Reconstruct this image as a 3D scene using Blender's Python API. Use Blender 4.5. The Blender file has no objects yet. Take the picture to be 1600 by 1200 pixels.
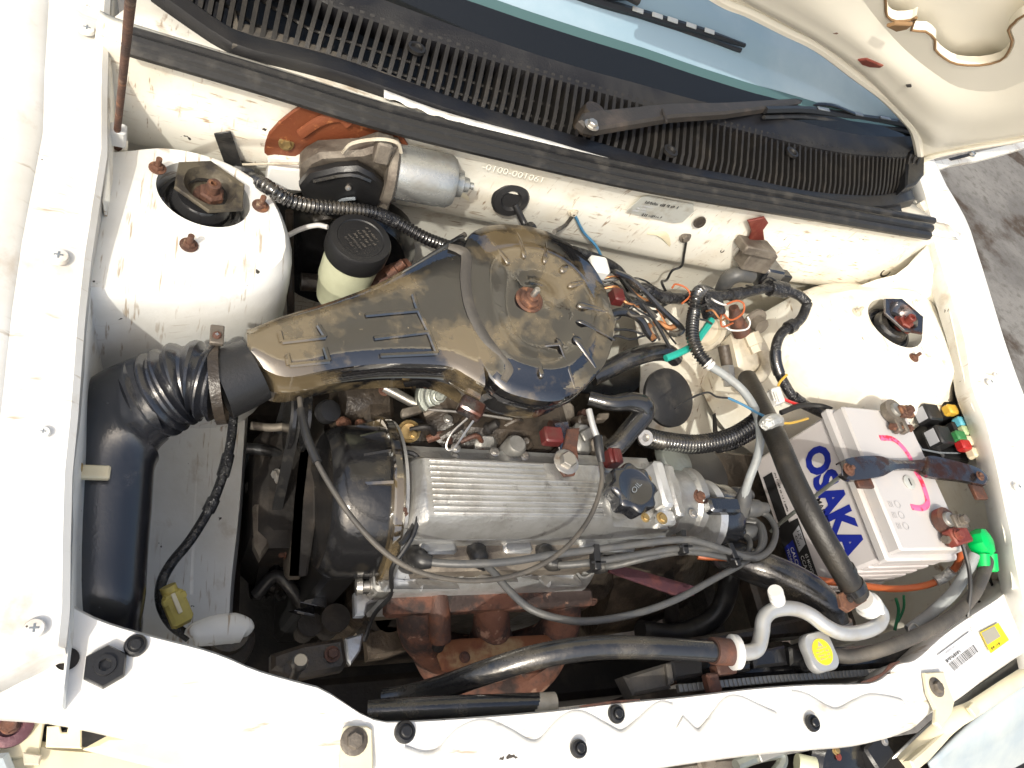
import bpy, math, random
import numpy as np
random.seed(7); rng = np.random.RandomState(5)
V = lambda *a: np.array(a, float)
S = bpy.context.scene
# ------------------------------------------------------------------ camera, sky, sun, exposure
F = 1150.0; CAM_H = 1.47                       # focal length in photo pixels (1600 wide), lens height in metres
ax = V(2500, -235, -F); ax /= np.linalg.norm(ax)
az = -V(-600, -750, -F); az -= ax * (ax @ az); az /= np.linalg.norm(az)
ay = np.cross(az, ax)
CAM = V(0, 0, CAM_H)
cd = bpy.data.cameras.new('camera'); cam = bpy.data.objects.new('camera', cd); S.collection.objects.link(cam)
cd.sensor_width = 36; cd.lens = 36 * F / 1600; cd.clip_start = .02; cd.clip_end = 500
from mathutils import Matrix
cam.matrix_world = Matrix(((ax[0], ax[1], ax[2], 0), (ay[0], ay[1], ay[2], 0), (az[0], az[1], az[2], CAM_H), (0, 0, 0, 1)))
S.camera = cam
SUN_EL, SUN_TRAVEL = 45, V(.60, .80)             # degrees above the horizon, horizontal direction in which the light travels
W = bpy.data.worlds.new('World'); S.world = W; W.use_nodes = True
wn = W.node_tree.nodes; wl = W.node_tree.links
sky = wn.new('ShaderNodeTexSky'); sky.sky_type = 'NISHITA'; sky.sun_disc = False
sky.sun_elevation = math.radians(SUN_EL)
to_sun = -SUN_TRAVEL / np.linalg.norm(SUN_TRAVEL)
sky.sun_rotation = math.atan2(to_sun[0], to_sun[1])
sky.air_density = 1.0; sky.dust_density = 6.0; sky.ozone_density = .6
wl.new(sky.outputs[0], wn['Background'].inputs[0]); wn['Background'].inputs[1].default_value = .15
sd = bpy.data.lights.new('sun', 'SUN'); sd.energy = 2.0; sd.angle = math.radians(.6); sd.color = (1, .95, .87)
sun = bpy.data.objects.new('sun', sd); S.collection.objects.link(sun); sun.location = (-3, -3, 5)
e = math.radians(SUN_EL)
from mathutils import Vector
sun.rotation_euler = Vector((-to_sun[0]*math.cos(e), -to_sun[1]*math.cos(e), -math.sin(e))).to_track_quat('-Z', 'Y').to_euler()
S.view_settings.view_transform = 'Standard'; S.view_settings.look = 'None'
S.view_settings.exposure = .64; S.view_settings.use_white_balance = True; S.view_settings.white_balance_temperature = 6500; S.view_settings.white_balance_tint = 6; S.view_settings.gamma = 1; S.view_settings.use_curve_mapping = False
S.render.engine = 'CYCLES'

# ------------------------------------------------------------------ measuring helpers: sight line of a photo point cut with a real plane
def ray(px, py):
    d = V(px - 800, 600 - py, -F); return V(d @ ax, d @ ay, d @ az)
def P(px, py, z):
    r = ray(px, py); return CAM + r * ((z - CAM_H) / r[2])
def PY(px, py, y):
    r = ray(px, py); return CAM + r * (y / r[1])
def PX(px, py, x):
    r = ray(px, py); return CAM + r * (x / r[0])
def PN(px, py, o, n):
    r = ray(px, py); return CAM + r * (((o - CAM) @ n) / (r @ n))
def mpp(p):                                    # metres per photo pixel at a point
    q = p - CAM; return -(q[0]*ax[2] + q[1]*ay[2] + q[2]*az[2]) / F
def PP(l): return [P(*a) for a in l]
def unit(v): return v / (np.linalg.norm(v) + 1e-12)

# ------------------------------------------------------------------ mesh builder
def catmull(pts, sub):
    pts = [np.asarray(p, float) for p in pts]
    if len(pts) < 3 or sub <= 1: 
        if len(pts) == 2 and sub > 1: return [pts[0] + (pts[1]-pts[0])*t for t in np.linspace(0, 1, sub+1)]
        return pts
    q = [2*pts[0]-pts[1]] + pts + [2*pts[-1]-pts[-2]]; out = []
    for i in range(1, len(q)-2):
        p0, p1, p2, p3 = q[i-1:i+3]
        for k in range(sub):
            t = k/sub
            out.append(.5*((2*p1) + (p2-p0)*t + (2*p0-5*p1+4*p2-p3)*t*t + (3*p1-p0-3*p2+p3)*t**3))
    out.append(pts[-1]); return out
def resample(pts, n):
    pts = np.array(pts, float); d = np.r_[0, np.cumsum(np.linalg.norm(np.diff(pts, axis=0), axis=1))]
    t = np.linspace(0, d[-1], n); return [V(*[np.interp(x, d, pts[:, k]) for k in range(pts.shape[1])]) for x in t]
def frame(n):
    n = unit(np.asarray(n, float)); a = V(0, 0, 1) if abs(n[2]) < .9 else V(1, 0, 0)
    u = unit(np.cross(a, n)); return u, np.cross(n, u), n

class MB:
    def __init__(s): s.v = []; s.f = []
    def add(s, vs, fs):
        o = len(s.v); s.v += [tuple(map(float, x)) for x in vs]; s.f += [tuple(i+o for i in f) for f in fs]; return s
    def rings(s, rs, caps=(True, True), closed=True):
        n = len(rs[0]); vs = [p for r in rs for p in r]; fs = []
        for i in range(len(rs)-1):
            for j in range(n if closed else n-1):
                k = (j+1) % n; fs.append((i*n+j, i*n+k, (i+1)*n+k, (i+1)*n+j))
        if caps[0]: fs.append(tuple(range(n))[::-1])
        if caps[1]: fs.append(tuple((len(rs)-1)*n+j for j in range(n)))
        return s.add(vs, fs)
    def tube(s, pts, r, n=10, sub=6, caps=(True, True), corr=None, flat=None):
        """round tube along a smooth path; r number or list per point; corr=(pitch, depth) makes it corrugated; flat=(k, axis) squashes"""
        ctl = [np.asarray(p, float) for p in pts]
        path = catmull(ctl, sub)
        rr = np.full(len(path), float(r)) if np.isscalar(r) else np.interp(np.linspace(0, len(ctl)-1, len(path)), range(len(ctl)), r)
        if corr:
            a = np.array(path); d = np.r_[0, np.cumsum(np.linalg.norm(np.diff(a, axis=0), axis=1))]
            m = max(8, int(d[-1]/corr[0])*6); t = np.linspace(0, d[-1], m+1)
            rr = np.interp(t, d, rr); path = [V(*[np.interp(x, d, a[:, k]) for k in range(3)]) for x in t]
            w = corr[2] if len(corr) > 2 else (0, 1)
            c = np.cos(2*np.pi*t/corr[0]); inside = (t > w[0]*d[-1]) & (t < w[1]*d[-1])
            rr = rr + np.where(inside, corr[1]*(np.sign(c)*np.abs(c)**.6), 0)
        rs = []; T0 = None; u = None
        for i, p in enumerate(path):
            t = unit(path[min(i+1, len(path)-1)] - path[max(i-1, 0)])
            if u is None: u, w_, _ = frame(t)
            else:
                u = unit(u - t*(u@t))
            w_ = np.cross(t, u)
            ring = []
            for k in range(n):
                a_ = 2*np.pi*k/n; o = (math.cos(a_)*u + math.sin(a_)*w_)*rr[i]
                if flat: o = o - flat[1]*(o@flat[1])*(1-flat[0])
                ring.append(p+o)
            rs.append(ring)
        return s.rings(rs, caps)
    def lathe(s, o, axis, prof, n=24, caps=(True, True), lobes=None, up=None):
        u, w, a = frame(axis)
        if up is not None: u = unit(up - a*(up@a)); w = np.cross(a, u)
        rs = []
        for r, h in prof:
            ring = []
            for k in range(n):
                t = 2*np.pi*k/n; q = r*(1 + (lobes[1]*math.cos(lobes[0]*t) if lobes and r > lobes[2] else 0))
                ring.append(o + a*h + (u*math.cos(t) + w*math.sin(t))*q)
            rs.append(ring)
        return s.rings(rs, caps)
    def prism(s, poly, vec, bev=0.0, bev2=0.0):
        poly = [np.asarray(p, float) for p in poly]; vec = np.asarray(vec, float); n = unit(vec); L = np.linalg.norm(vec)
        def inset(d):
            m = len(poly); out = []
            area = sum(np.cross(poly[i], poly[(i+1) % m]) for i in range(m)) @ n; sg = 1 if area > 0 else -1
            for i in range(m):
                e1 = unit(poly[i]-poly[i-1]); e2 = unit(poly[(i+1) % m]-poly[i])
                n1 = np.cross(n, e1)*sg; n2 = np.cross(n, e2)*sg; b = unit(n1+n2); c = max(.35, b@n1)
                out.append(poly[i] + b*d/c)
            return out
        area = sum(np.cross(poly[i], poly[(i+1) % len(poly)]) for i in range(len(poly))) @ n
        rs = []
        if bev2: rs.append(inset(bev2)); rs.append([p+n*bev2 for p in poly])
        else: rs.append(poly)
        if bev: rs.append([p+n*(L-bev) for p in poly]); rs.append([p+n*L for p in inset(bev)])
        else: rs.append([p+vec for p in poly])
        if area < 0: rs = [r[::-1] for r in rs]
        return s.rings(rs)
    def box(s, c, hx, hy, hz, bev=.002):
        c = np.asarray(c, float); hx, hy, hz = [np.asarray(q, float) for q in (hx, hy, hz)]
        lx, ly = np.linalg.norm(hx), np.linalg.norm(hy); b = min(bev, .45*lx, .45*ly, .45*np.linalg.norm(hz))
        ux, uy = hx/lx, hy/ly; q = []
        for sx, sy in ((1, 1), (-1, 1), (-1, -1), (1, -1)):
            p = c + hx*sx + hy*sy
            a, d = p - ux*sx*b, p - uy*sy*b
            q += [d, a] if sx*sy > 0 else [a, d]
        return s.prism([p-hz for p in q], 2*hz, b, b)
    def abox(s, x0, x1, y0, y1, z0, z1, bev=.002):
        return s.box(V((x0+x1)/2, (y0+y1)/2, (z0+z1)/2), V((x1-x0)/2, 0, 0), V(0, (y1-y0)/2, 0), V(0, 0, (z1-z0)/2), bev)
    def sheet(s, rows, su=1, sv=1):
        n = max(len(r) for r in rows); rows = [list(r) if len(r) == n else resample(r, n) for r in rows]
        rows = [catmull(r, su) for r in rows]
        if sv > 1: rows = list(zip(*[catmull(c, sv) for c in zip(*rows)]))
        return s.rings(rows, (False, False), False)
    def hexnut(s, o, axis, r, h, washer=1.5, stud=0, wh=None):
        wh = wh or r*.22
        s.lathe(o, axis, [(r*washer, 0), (r*washer, wh*.7), (r*washer*.9, wh)], 18)
        s.lathe(o, axis, [(r, wh*.8), (r, h*.82), (r*.86, h)], 6)
        if stud: s.lathe(o, axis, [(r*.52, h*.8), (r*.52, h+stud*.94), (r*.42, h+stud)], 12)
        return s
    def build(s, name, m, parent=None, thick=0, ang=38, origin=None):
        me = bpy.data.meshes.new(name); a = np.array(s.v)
        c = (a.min(0)+a.max(0))/2 if origin is None else np.asarray(origin, float)
        if parent is None and origin is None: c[2] = a[:, 2].min()
        me.from_pydata([tuple(x) for x in a-c], [], s.f); me.validate()
        me.shade_smooth(); me.set_sharp_from_angle(angle=math.radians(ang))
        me.materials.append(MAT[m] if isinstance(m, str) else m)
        o = bpy.data.objects.new(name, me); S.collection.objects.link(o)
        if parent is not None:
            o.parent = parent; o.location = tuple(c - ABS[parent.name])
        else: o.location = tuple(c)
        ABS[o.name] = c
        if thick:
            md = o.modifiers.new('solid', 'SOLIDIFY'); md.thickness = abs(thick); md.offset = -1 if thick > 0 else 1
        return o
ABS = {}
def thing(name, label, cat, base, group=None):
    o = bpy.data.objects.new(name, None); S.collection.objects.link(o); o.empty_display_size = .03
    o.location = tuple(base); ABS[o.name] = np.asarray(base, float)
    o['label'] = label; o['category'] = cat
    if group: o['group'] = group
    return o
def tag(o, label, cat, group=None):
    o['label'] = label; o['category'] = cat
    if group: o['group'] = group
    return o
def solo(name, mb, m, label, cat, group=None, thick=0): return tag(mb.build(name, m, thick=thick), label, cat, group)
def text_mb(txt, o, u, v, h, width=None, bold=0.0, depth=.0003, align='LEFT', shear=0):
    """lettering laid on a surface: o left end of the baseline, u reading direction, v letter-up direction, h cap height"""
    cu = bpy.data.curves.new('t', 'FONT'); cu.body = txt; cu.size = 1; cu.offset = bold; cu.resolution_u = 3; cu.shear = shear
    ob = bpy.data.objects.new('t', cu); S.collection.objects.link(ob)
    dg = bpy.context.evaluated_depsgraph_get(); dg.update()
    me = bpy.data.meshes.new_from_object(ob.evaluated_get(dg)); 
    a = np.array([x.co[:] for x in me.vertices]); fs = [tuple(p.vertices) for p in me.polygons]
    bpy.data.objects.remove(ob); bpy.data.curves.remove(cu)
    b = MB()
    if len(a) == 0: return b
    k = h/.70; sx = k
    if width: sx = width/(a[:, 0].max()-a[:, 0].min()); a[:, 0] -= a[:, 0].min()
    u, v = unit(u), unit(v); n = unit(np.cross(u, v))
    off = -.5*(a[:, 0].max()+a[:, 0].min())*sx if align == 'CENTER' else 0
    top = [o + u*(x*sx+off) + v*(y*k) + n*depth for x, y, _ in a]
    b.add(top, fs); bpy.data.meshes.remove(me)
    return b

def marks(o, u, v, w, h, seed=1, depth=.0003, fill=.75):
    """a row of worn, unreadable print: short strokes of uneven width"""
    r = random.Random(seed); b = MB(); u, v = unit(u), unit(v); n = unit(np.cross(u, v)); x = 0
    while x < w:
        a = h*r.uniform(.25, .8); 
        if r.random() < fill:
            y0 = h*r.choice((0, 0, .3)); y1 = h*r.choice((1, 1, .7)); sl = h*.15
            q = [o+u*x+v*y0, o+u*(x+a*.6)+v*y0, o+u*(x+a*.6+sl)+v*y1, o+u*(x+sl)+v*y1]
            b.add([p+n*depth for p in q], [(0, 1, 2, 3)])
        x += a
    return b

# ------------------------------------------------------------------ materials
MAT = {}
def mk(name, col, rough=.5, metal=0, var=None, chips=None, bump=0, bs=300, coat=0, ior=1.5, rvar=0, s=14, bmul=.002, stretch=None, streaks=None):
    """var=[(colour, scale, lo, hi)] soft stains, chips=[(colour, scale, threshold)] hard-edged flakes"""
    m = bpy.data.materials.new(name); m.use_nodes = True; nt = m.node_tree; N, L = nt.nodes, nt.links
    b = N['Principled BSDF']; g = N.new('ShaderNodeNewGeometry'); pos = g.outputs['Position']
    if stretch:
        mp = N.new('ShaderNodeVectorMath'); mp.operation = 'MULTIPLY'; mp.inputs[1].default_value = stretch; L.new(pos, mp.inputs[0]); pos = mp.outputs[0]
    b.inputs['Roughness'].default_value = rough; b.inputs['Metallic'].default_value = metal; b.inputs['IOR'].default_value = ior
    b.inputs['Coat Weight'].default_value = coat; b.inputs['Coat Roughness'].default_value = .08
    def noise(sc, det=5, off=0):
        t = N.new('ShaderNodeTexNoise'); t.inputs['Scale'].default_value = sc; t.inputs['Detail'].default_value = det; t.inputs['Roughness'].default_value = .62
        if off:
            ad = N.new('ShaderNodeVectorMath'); ad.inputs[1].default_value = (off, off*.7, -off); L.new(pos, ad.inputs[0]); L.new(ad.outputs[0], t.inputs['Vector'])
        else: L.new(pos, t.inputs['Vector'])
        return t.outputs['Fac']
    def rampf(src, lo, hi):
        r = N.new('ShaderNodeMapRange'); r.inputs[1].default_value = lo; r.inputs[2].default_value = hi; L.new(src, r.inputs[0]); return r.outputs[0]
    cur = None
    def mix(fac, c2):
        nonlocal cur
        x = N.new('ShaderNodeMix'); x.data_type = 'RGBA'; L.new(fac, x.inputs[0]); x.inputs[7].default_value = (*c2, 1)
        if cur is None: x.inputs[6].default_value = (*col, 1)
        else: L.new(cur, x.inputs[6])
        cur = x.outputs[2]
    last = None
    for i, (c2, sc, lo, hi) in enumerate(var or []):
        last = rampf(noise(sc, 6, 3.1*i+1), lo, hi); mix(last, c2)
    for i, (c2, vec, lo, hi) in enumerate(streaks or []):      # fine directional cracks and run marks
        mp = N.new('ShaderNodeVectorMath'); mp.operation = 'MULTIPLY'; mp.inputs[1].default_value = vec; L.new(pos, mp.inputs[0])
        t = N.new('ShaderNodeTexNoise'); t.inputs['Scale'].default_value = 1; t.inputs['Detail'].default_value = 4; L.new(mp.outputs[0], t.inputs['Vector'])
        big = rampf(noise(6, 3, 11+i), .47, .58); fi = rampf(t.outputs['Fac'], lo, hi)
        mu = N.new('ShaderNodeMath'); mu.operation = 'MULTIPLY'; L.new(big, mu.inputs[0]); L.new(fi, mu.inputs[1]); mix(mu.outputs[0], c2)
    for i, (c2, sc, th) in enumerate(chips or []):
        f_ = rampf(noise(sc, 3, 7.7*i+2), th, th+.012); mix(f_, c2)
    if cur is None: b.inputs['Base Color'].default_value = (*col, 1)
    else: L.new(cur, b.inputs['Base Color'])
    if rvar:
        r = N.new('ShaderNodeMapRange'); r.inputs[1].default_value = .35; r.inputs[2].default_value = .7
        r.inputs[3].default_value = max(.02, rough-rvar*.4); r.inputs[4].default_value = min(1, rough+rvar)
        L.new(last if last is not None else noise(s), r.inputs[0]); L.new(r.outputs[0], b.inputs['Roughness'])
        if last is not None: r.inputs[1].default_value = 0; r.inputs[2].default_value = 1
    if bump:
        bp = N.new('ShaderNodeBump'); bp.inputs['Strength'].default_value = bump; bp.inputs['Distance'].default_value = bmul
        L.new(noise(bs, 4, 5), bp.inputs['Height']); L.new(bp.outputs[0], b.inputs['Normal'])
    MAT[name] = m; return m
RUSTC = (.17, .055, .022); DIRT = (.10, .075, .05)
mk('white_paint', (.75, .745, .725), .32, var=[((.60, .57, .50), 7, .46, .75), ((.42, .34, .25), 15, .58, .80)], chips=[((.06, .05, .04), 50, .73)], bump=.12, bs=40, coat=.25, streaks=[((.42, .36, .28), (30, 180, 30), .62, .72)])
mk('bay_paint', (.77, .745, .665), .38, var=[((.64, .56, .43), 9, .48, .78), ((.36, .25, .15), 17, .60, .80), ((.20, .15, .10), 60, .64, .78)], chips=[((.045, .035, .03), 46, .715), ((.22, .05, .03), 30, .75)], bump=.25, bs=60, coat=.2, streaks=[((.36, .27, .18), (40, 40, 240), .60, .70), ((.33, .24, .16), (200, 30, 40), .62, .70)])
mk('apron_paint', (.76, .76, .735), .36, var=[((.62, .60, .54), 8, .46, .75), ((.40, .33, .25), 18, .60, .82)], chips=[((.04, .035, .03), 50, .71)], bump=.35, bs=45, coat=.2, streaks=[((.40, .33, .25), (260, 22, 30), .60, .68), ((.30, .22, .15), (30, 30, 200), .64, .72)])
mk('hood_paint', (.83, .79, .68), .42, var=[((.78, .71, .56), 4, .45, .75), ((.5, .36, .2), 40, .7, .8)], chips=[((.2, .1, .05), 50, .765)], bump=.1, bs=30)
mk('sealer', (.22, .13, .06), .8, bump=.4)
mk('black_gloss', (.008, .008, .009), .05, var=[((.105, .080, .046), 9, .485, .565), ((.15, .115, .065), 170, .66, .74)], bump=.16, bs=34, ior=2.3, rvar=.10, bmul=.0015)  # broad tan patches paint in warm bonnet reflections along with dust
mk('cap_black', (.012, .013, .016), .16, bump=.1, bs=300, ior=2.0)
mk('black_paint', (.011, .011, .012), .2, ior=1.6, var=[((.05, .042, .03), 30, .55, .8)], bump=.15, bs=160, rvar=.2)
mk('duct_plastic', (.014, .015, .019), .24, ior=1.8, var=[((.045, .045, .05), 40, .55, .8)], chips=[((.35, .34, .33), 190, .76)], bump=.12, bs=350, rvar=.15)
mk('rubber', (.018, .018, .019), .42, var=[((.06, .055, .048), 35, .52, .8)], bump=.2, bs=400, rvar=.2)
mk('rubber_dusty', (.05, .046, .042), .6, var=[((.12, .105, .085), 22, .45, .75)], bump=.3, bs=400)
mk('grey_rubber', (.065, .067, .07), .45, var=[((.11, .105, .095), 40, .45, .75)], bump=.15, bs=300)
mk('light_grey_rubber', (.24, .255, .26), .5, var=[((.2, .19, .18), 40, .5, .75)])
mk('arm_paint', (.030, .026, .023), .5, var=[((.07, .055, .045), 30, .5, .75)], bump=.2)
mk('cowl_plastic', (.008, .008, .010), .5, var=[((.02, .019, .018), 12, .45, .75)], bump=.2, bs=500, rvar=.25)
mk('slat_plastic', (.013, .012, .0115), .45, var=[((.035, .03, .025), 25, .52, .8)], bump=.2, bs=300)
mk('alu', (.47, .47, .46), .40, .75, var=[((.26, .245, .22), 18, .47, .75), ((.10, .088, .072), 45, .61, .78)], bump=.35, bs=260, rvar=.2)
mk('alu_bright', (.68, .69, .70), .36, .7, var=[((.34, .32, .29), 30, .52, .8)], chips=[((.05, .045, .04), 70, .70)], bump=.3, bs=220, rvar=.2)
mk('alu_dull', (.30, .295, .28), .5, .6, var=[((.14, .13, .11), 16, .45, .75)], bump=.3, bs=200)
mk('motor_metal', (.40, .41, .40), .35, .7, var=[((.24, .21, .17), 22, .45, .72)], bump=.15, bs=250, rvar=.2)
mk('cast_dirty', (.20, .175, .145), .6, .45, var=[((.07, .055, .045), 22, .42, .7), ((.30, .26, .2), 60, .6, .8)], bump=.6, bs=150)
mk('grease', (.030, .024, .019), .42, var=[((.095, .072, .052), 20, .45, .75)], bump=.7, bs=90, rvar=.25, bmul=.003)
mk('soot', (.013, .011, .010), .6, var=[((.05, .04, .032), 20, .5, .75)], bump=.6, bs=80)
mk('rust', (.12, .055, .034), .75, .15, var=[((.06, .03, .022), 24, .42, .62), ((.26, .12, .06), 90, .54, .70), ((.30, .22, .15), 45, .62, .75)], bump=.6, bs=300)
mk('rust_dark', (.085, .045, .035), .6, .3, var=[((.17, .065, .035), 60, .45, .7)], bump=.5, bs=350)
mk('manifold_iron', (.04, .026, .023), .75, .1, var=[((.145, .062, .040), 14, .47, .56), ((.30, .175, .125), 40, .60, .66), ((.02, .015, .013), 22, .58, .66)], bump=.7, bs=150)
mk('shield_rust', (.24, .095, .045), .7, .2, var=[((.42, .30, .16), 26, .5, .7), ((.16, .05, .03), 40, .58, .75)], bump=.3, bs=160)
mk('stamped_paint', (.70, .675, .59), .45)
mk('hex_dirty', (.10, .085, .06), .5, .3, var=[((.035, .03, .026), 40, .48, .62), ((.22, .18, .12), 90, .6, .75)], bump=.3, bs=300)
mk('orange_rust', (.17, .048, .018), .6, .1, var=[((.15, .03, .012), 14, .5, .8), ((.34, .13, .05), 110, .6, .7)], bump=.25, bs=220)
mk('red_rust', (.15, .028, .020), .5, .1, var=[((.26, .09, .06), 40, .5, .75)], bump=.3, bs=250)
mk('steel', (.46, .44, .41), .35, .85, var=[((.2, .13, .08), 50, .55, .78)], bump=.15, bs=300)
mk('zinc', (.28, .30, .27), .4, .7, var=[((.22, .22, .2), 40, .5, .75)], bump=.15)
mk('brass', (.42, .30, .13), .4, .8, var=[((.2, .12, .06), 60, .5, .75)])
mk('white_plastic', (.60, .595, .575), .45, var=[((.55, .5, .42), 30, .55, .8)])
mk('cream_plastic', (.70, .64, .47), .42, var=[((.62, .54, .36), 12, .45, .75)])
mk('bottle_plastic', (.53, .55, .40), .42, var=[((.36, .36, .24), 12, .45, .8)])
mk('yellow_plastic', (.48, .40, .11), .5, var=[((.33, .26, .08), 60, .5, .75)])
mk('black_plastic', (.013, .013, .014), .35, bump=.15, bs=500)
mk('grey_plastic', (.17, .19, .21), .3)
mk('battery_case', (.55, .52, .52), .40, var=[((.48, .44, .43), 8, .5, .8)], chips=[((.3, .25, .2), 90, .75)], bump=.1, bs=300)
mk('battery_lid', (.45, .435, .435), .42, var=[((.55, .48, .42), 12, .55, .8)], chips=[((.35, .28, .22), 120, .74)])
mk('print_blue', (.012, .022, .24), .4); mk('print_black', (.015, .015, .016), .5); mk('print_grey', (.42, .41, .42), .5)
mk('print_white', (.74, .73, .72), .5); mk('print_label_grey', (.36, .37, .40), .5)
mk('pink_crayon', (.80, .13, .28), .6, var=[((.85, .03, .06), 90, .56, .62)])
mk('sticker_yellow', (.80, .62, .02), .45); mk('sticker_white', (.78, .78, .80), .45); mk('sticker_grey', (.34, .32, .26), .5)
mk('plate_grey', (.52, .53, .50), .4, .3, var=[((.4, .38, .33), 60, .5, .7)])
mk('wire_orange', (.34, .085, .025), .45, var=[((.35, .08, .03), 40, .5, .8)])
mk('wire_teal', (.02, .30, .24), .4); mk('wire_blue', (.06, .19, .33), .4); mk('wire_yellow', (.50, .31, .04), .4); mk('wire_red', (.45, .02, .02), .4)
mk('wire_green', (.02, .17, .07), .4); mk('wire_white', (.72, .71, .69), .4); mk('wire_black', (.014, .014, .015), .4); mk('tape', (.012, .012, .014), .2, var=[((.05, .05, .05), 90, .5, .7)], bump=1, bs=130, bmul=.004)
mk('tape_silver', (.5, .5, .48), .35, .6, bump=1, bs=150, bmul=.004)
mk('copper_wire', (.42, .19, .08), .45, .5, var=[((.15, .08, .04), 80, .5, .7)])
mk('cap_green', (.0, .45, .09), .45, var=[((.02, .25, .07), 60, .5, .75)]); mk('relay_red', (.32, .012, .012), .4); mk('dull_red', (.09, .014, .014), .45, var=[((.08, .03, .025), 60, .5, .7)]); mk('relay_blue', (.09, .33, .42), .4); mk('relay_green', (.03, .16, .05), .4); mk('relay_tan', (.55, .48, .34), .45); mk('relay_olive', (.33, .40, .22), .45)
mk('chrome_dirty', (.15, .145, .15), .22, .9, var=[((.10, .045, .034), 30, .47, .62)], bump=.2, bs=120, rvar=.25)
mk('purple_rust', (.10, .042, .055), .5, .3, var=[((.2, .07, .06), 40, .5, .75)], bump=.4, bs=250)
mk('concrete', (.12, .112, .104), .9, var=[((.19, .18, .165), 1.6, .42, .58), ((.05, .034, .022), 1.7, .52, .58), ((.10, .092, .08), 26, .5, .7)], bump=.5, bs=40, bmul=.01)
mk('glass_dark', (.008, .009, .010), .06, ior=1.5)
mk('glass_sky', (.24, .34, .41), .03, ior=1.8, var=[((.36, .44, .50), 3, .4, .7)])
mk('glass_refraction', (.06, .11, .11), .08, ior=1.6)
mk('lens_clear', (.36, .42, .46), .06, ior=1.7, var=[((.5, .53, .52), 9, .4, .7)])
mk('hose_black', (.014, .014, .015), .2, ior=1.8, var=[((.07, .06, .045), 20, .52, .75)], bump=.15, bs=260, rvar=.25)
mk('ac_hose', (.016, .014, .012), .42, var=[((.055, .045, .033), 24, .5, .78)], chips=[((.75, .74, .72), 70, .78)], bump=.3, bs=350)
mk('pipe_alu', (.50, .505, .50), .34, .55, var=[((.45, .42, .38), 40, .5, .75)], bump=.1)
mk('beige_metal', (.52, .47, .38), .5, .2, var=[((.30, .25, .18), 30, .5, .75)], bump=.3)
# ================================================================== SETTING
g = MB().sheet([[V(-60, y, 0), V(-4, y, 0), V(0, y, 0), V(4, y, 0), V(60, y, 0)] for y in (-60, -4, 0, 1, 4, 60)])
gr = g.build('ground', 'concrete', origin=(0, 0, 0)); gr['kind'] = 'structure'

# ================================================================== CAR BODY
body = thing('car_body', 'white painted car body shell around the open engine bay', 'car', V(.52, .4, 0))
def zrail(y): return .858 + .16*(y-.14)
def rail_pt(px, py):
    z = .9
    for _ in range(12): p = P(px, py, z); z = zrail(p[1])
    return P(px, py, z)
# --- left fender rail
LR = [rail_pt(*a) for a in ((176, -120), (170, -40), (166, 34), (163, 140), (163, 236), (138, 398), (127, 500), (116, 650), (107, 740), (104, 850), (103, 950), (98, 1010))]
rows = []
for p in LR:
    rows.append([p+V(.001, 0, -.035), p+V(.001, 0, -.004), p+V(-.003, 0, 0), p+V(-.020, 0, .0015), p+V(-.024, 0, .004), p+V(-.047, 0, .005), p+V(-.051, 0, .009), p+V(-.075, 0, .017), p+V(-.10, 0, .019), p+V(-.16, 0, .008), p+V(-.21, 0, -.03), p+V(-.235, 0, -.10), p+V(-.245, 0, -.30), p+V(-.245, 0, -.55)])
rows.append([q+V(0, -.55*max(0, LR[-1][0]-.004-q[0]), -.10*max(0, LR[-1][0]-.004-q[0])) for q in rows[-1]]); rows.append([q+V(0, -.006, -.02) for q in rows[-1]])
MB().sheet(rows, 1, 1).build('fender', 'white_paint', body, thick=-.0015)['label'] = 'sunlit fender with screws along its rail'
# --- right fender rail
RR = [rail_pt(*a) for a in ((1448, 300), (1463, 372), (1470, 400), (1492, 468), (1512, 535), (1522, 602), (1543, 656), (1559, 720), (1576, 800), (1584, 835), (1592, 885))]
RO = [rail_pt(*a) for a in ((1452, 255), (1500, 345), (1519, 400), (1536, 455), (1560, 535), (1583, 602), (1602, 650), (1625, 720), (1655, 800), (1668, 835), (1690, 885))]
RR = [RR[0]+V(.02, .30, .03)] + RR + [RR[-1]+V(0, -.12, -.03)]; RO = [RO[0]+V(.02, .3, .03)] + RO + [RO[-1]+V(0, -.12, -.03)]
rows = [[a+V(-.001, 0, -.03), a+V(-.001, 0, -.003), a+V(.003, 0, 0), a*.55+b*.45+V(0, 0, .002), a*.5+b*.5+V(0, 0, .007), a*.1+b*.9+V(0, 0, .010), b+V(0, 0, .008), b+V(.006, 0, 0), b+V(.02, 0, -.06), b+V(.04, 0, -.25), b+V(.04, 0, -.6)] for a, b in zip(RR, RO)]
MB().sheet(rows, 1, 3).build('fender', 'white_paint', body, thick=.0015)['label'] = 'fender beside the battery and the concrete ground'
# --- left inner apron (white panel below the intake duct)
rows = []
for a, b, c, d, e_ in (((150, 300), (140, 330), (200, 420), (310, 440), (392, 470)), ((127, 500), (120, 510), (205, 545), (318, 560), (388, 560)), ((116, 650), (114, 655), (207, 650), (312, 650), (384, 640)), ((105, 800), (104, 800), (208, 800), (304, 790), (374, 790)), ((104, 950), (110, 935), (206, 920), (298, 905), (362, 900)), ((100, 1010), (130, 1010), (206, 985), (296, 975), (358, 968)), ((90, 1100), (140, 1090), (220, 1060), (300, 1060), (356, 1050))):
    r0 = rail_pt(*a)
    q = [r0+V(.002, 0, -.012), r0+V(.004, 0, -.06), r0+V(.01, 0, -.13), P(*c, .66), P(d[0]-10, d[1], .615), P(*d, .608), P(*e_, .585), P(*e_, .58)+V(.006, 0, -.03), P(*e_, .58)+V(.008, 0, -.35)]
    rows.append(q)
MB().sheet(rows, 1, 3).build('inner_apron', 'apron_paint', body, thick=-.0015)
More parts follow.
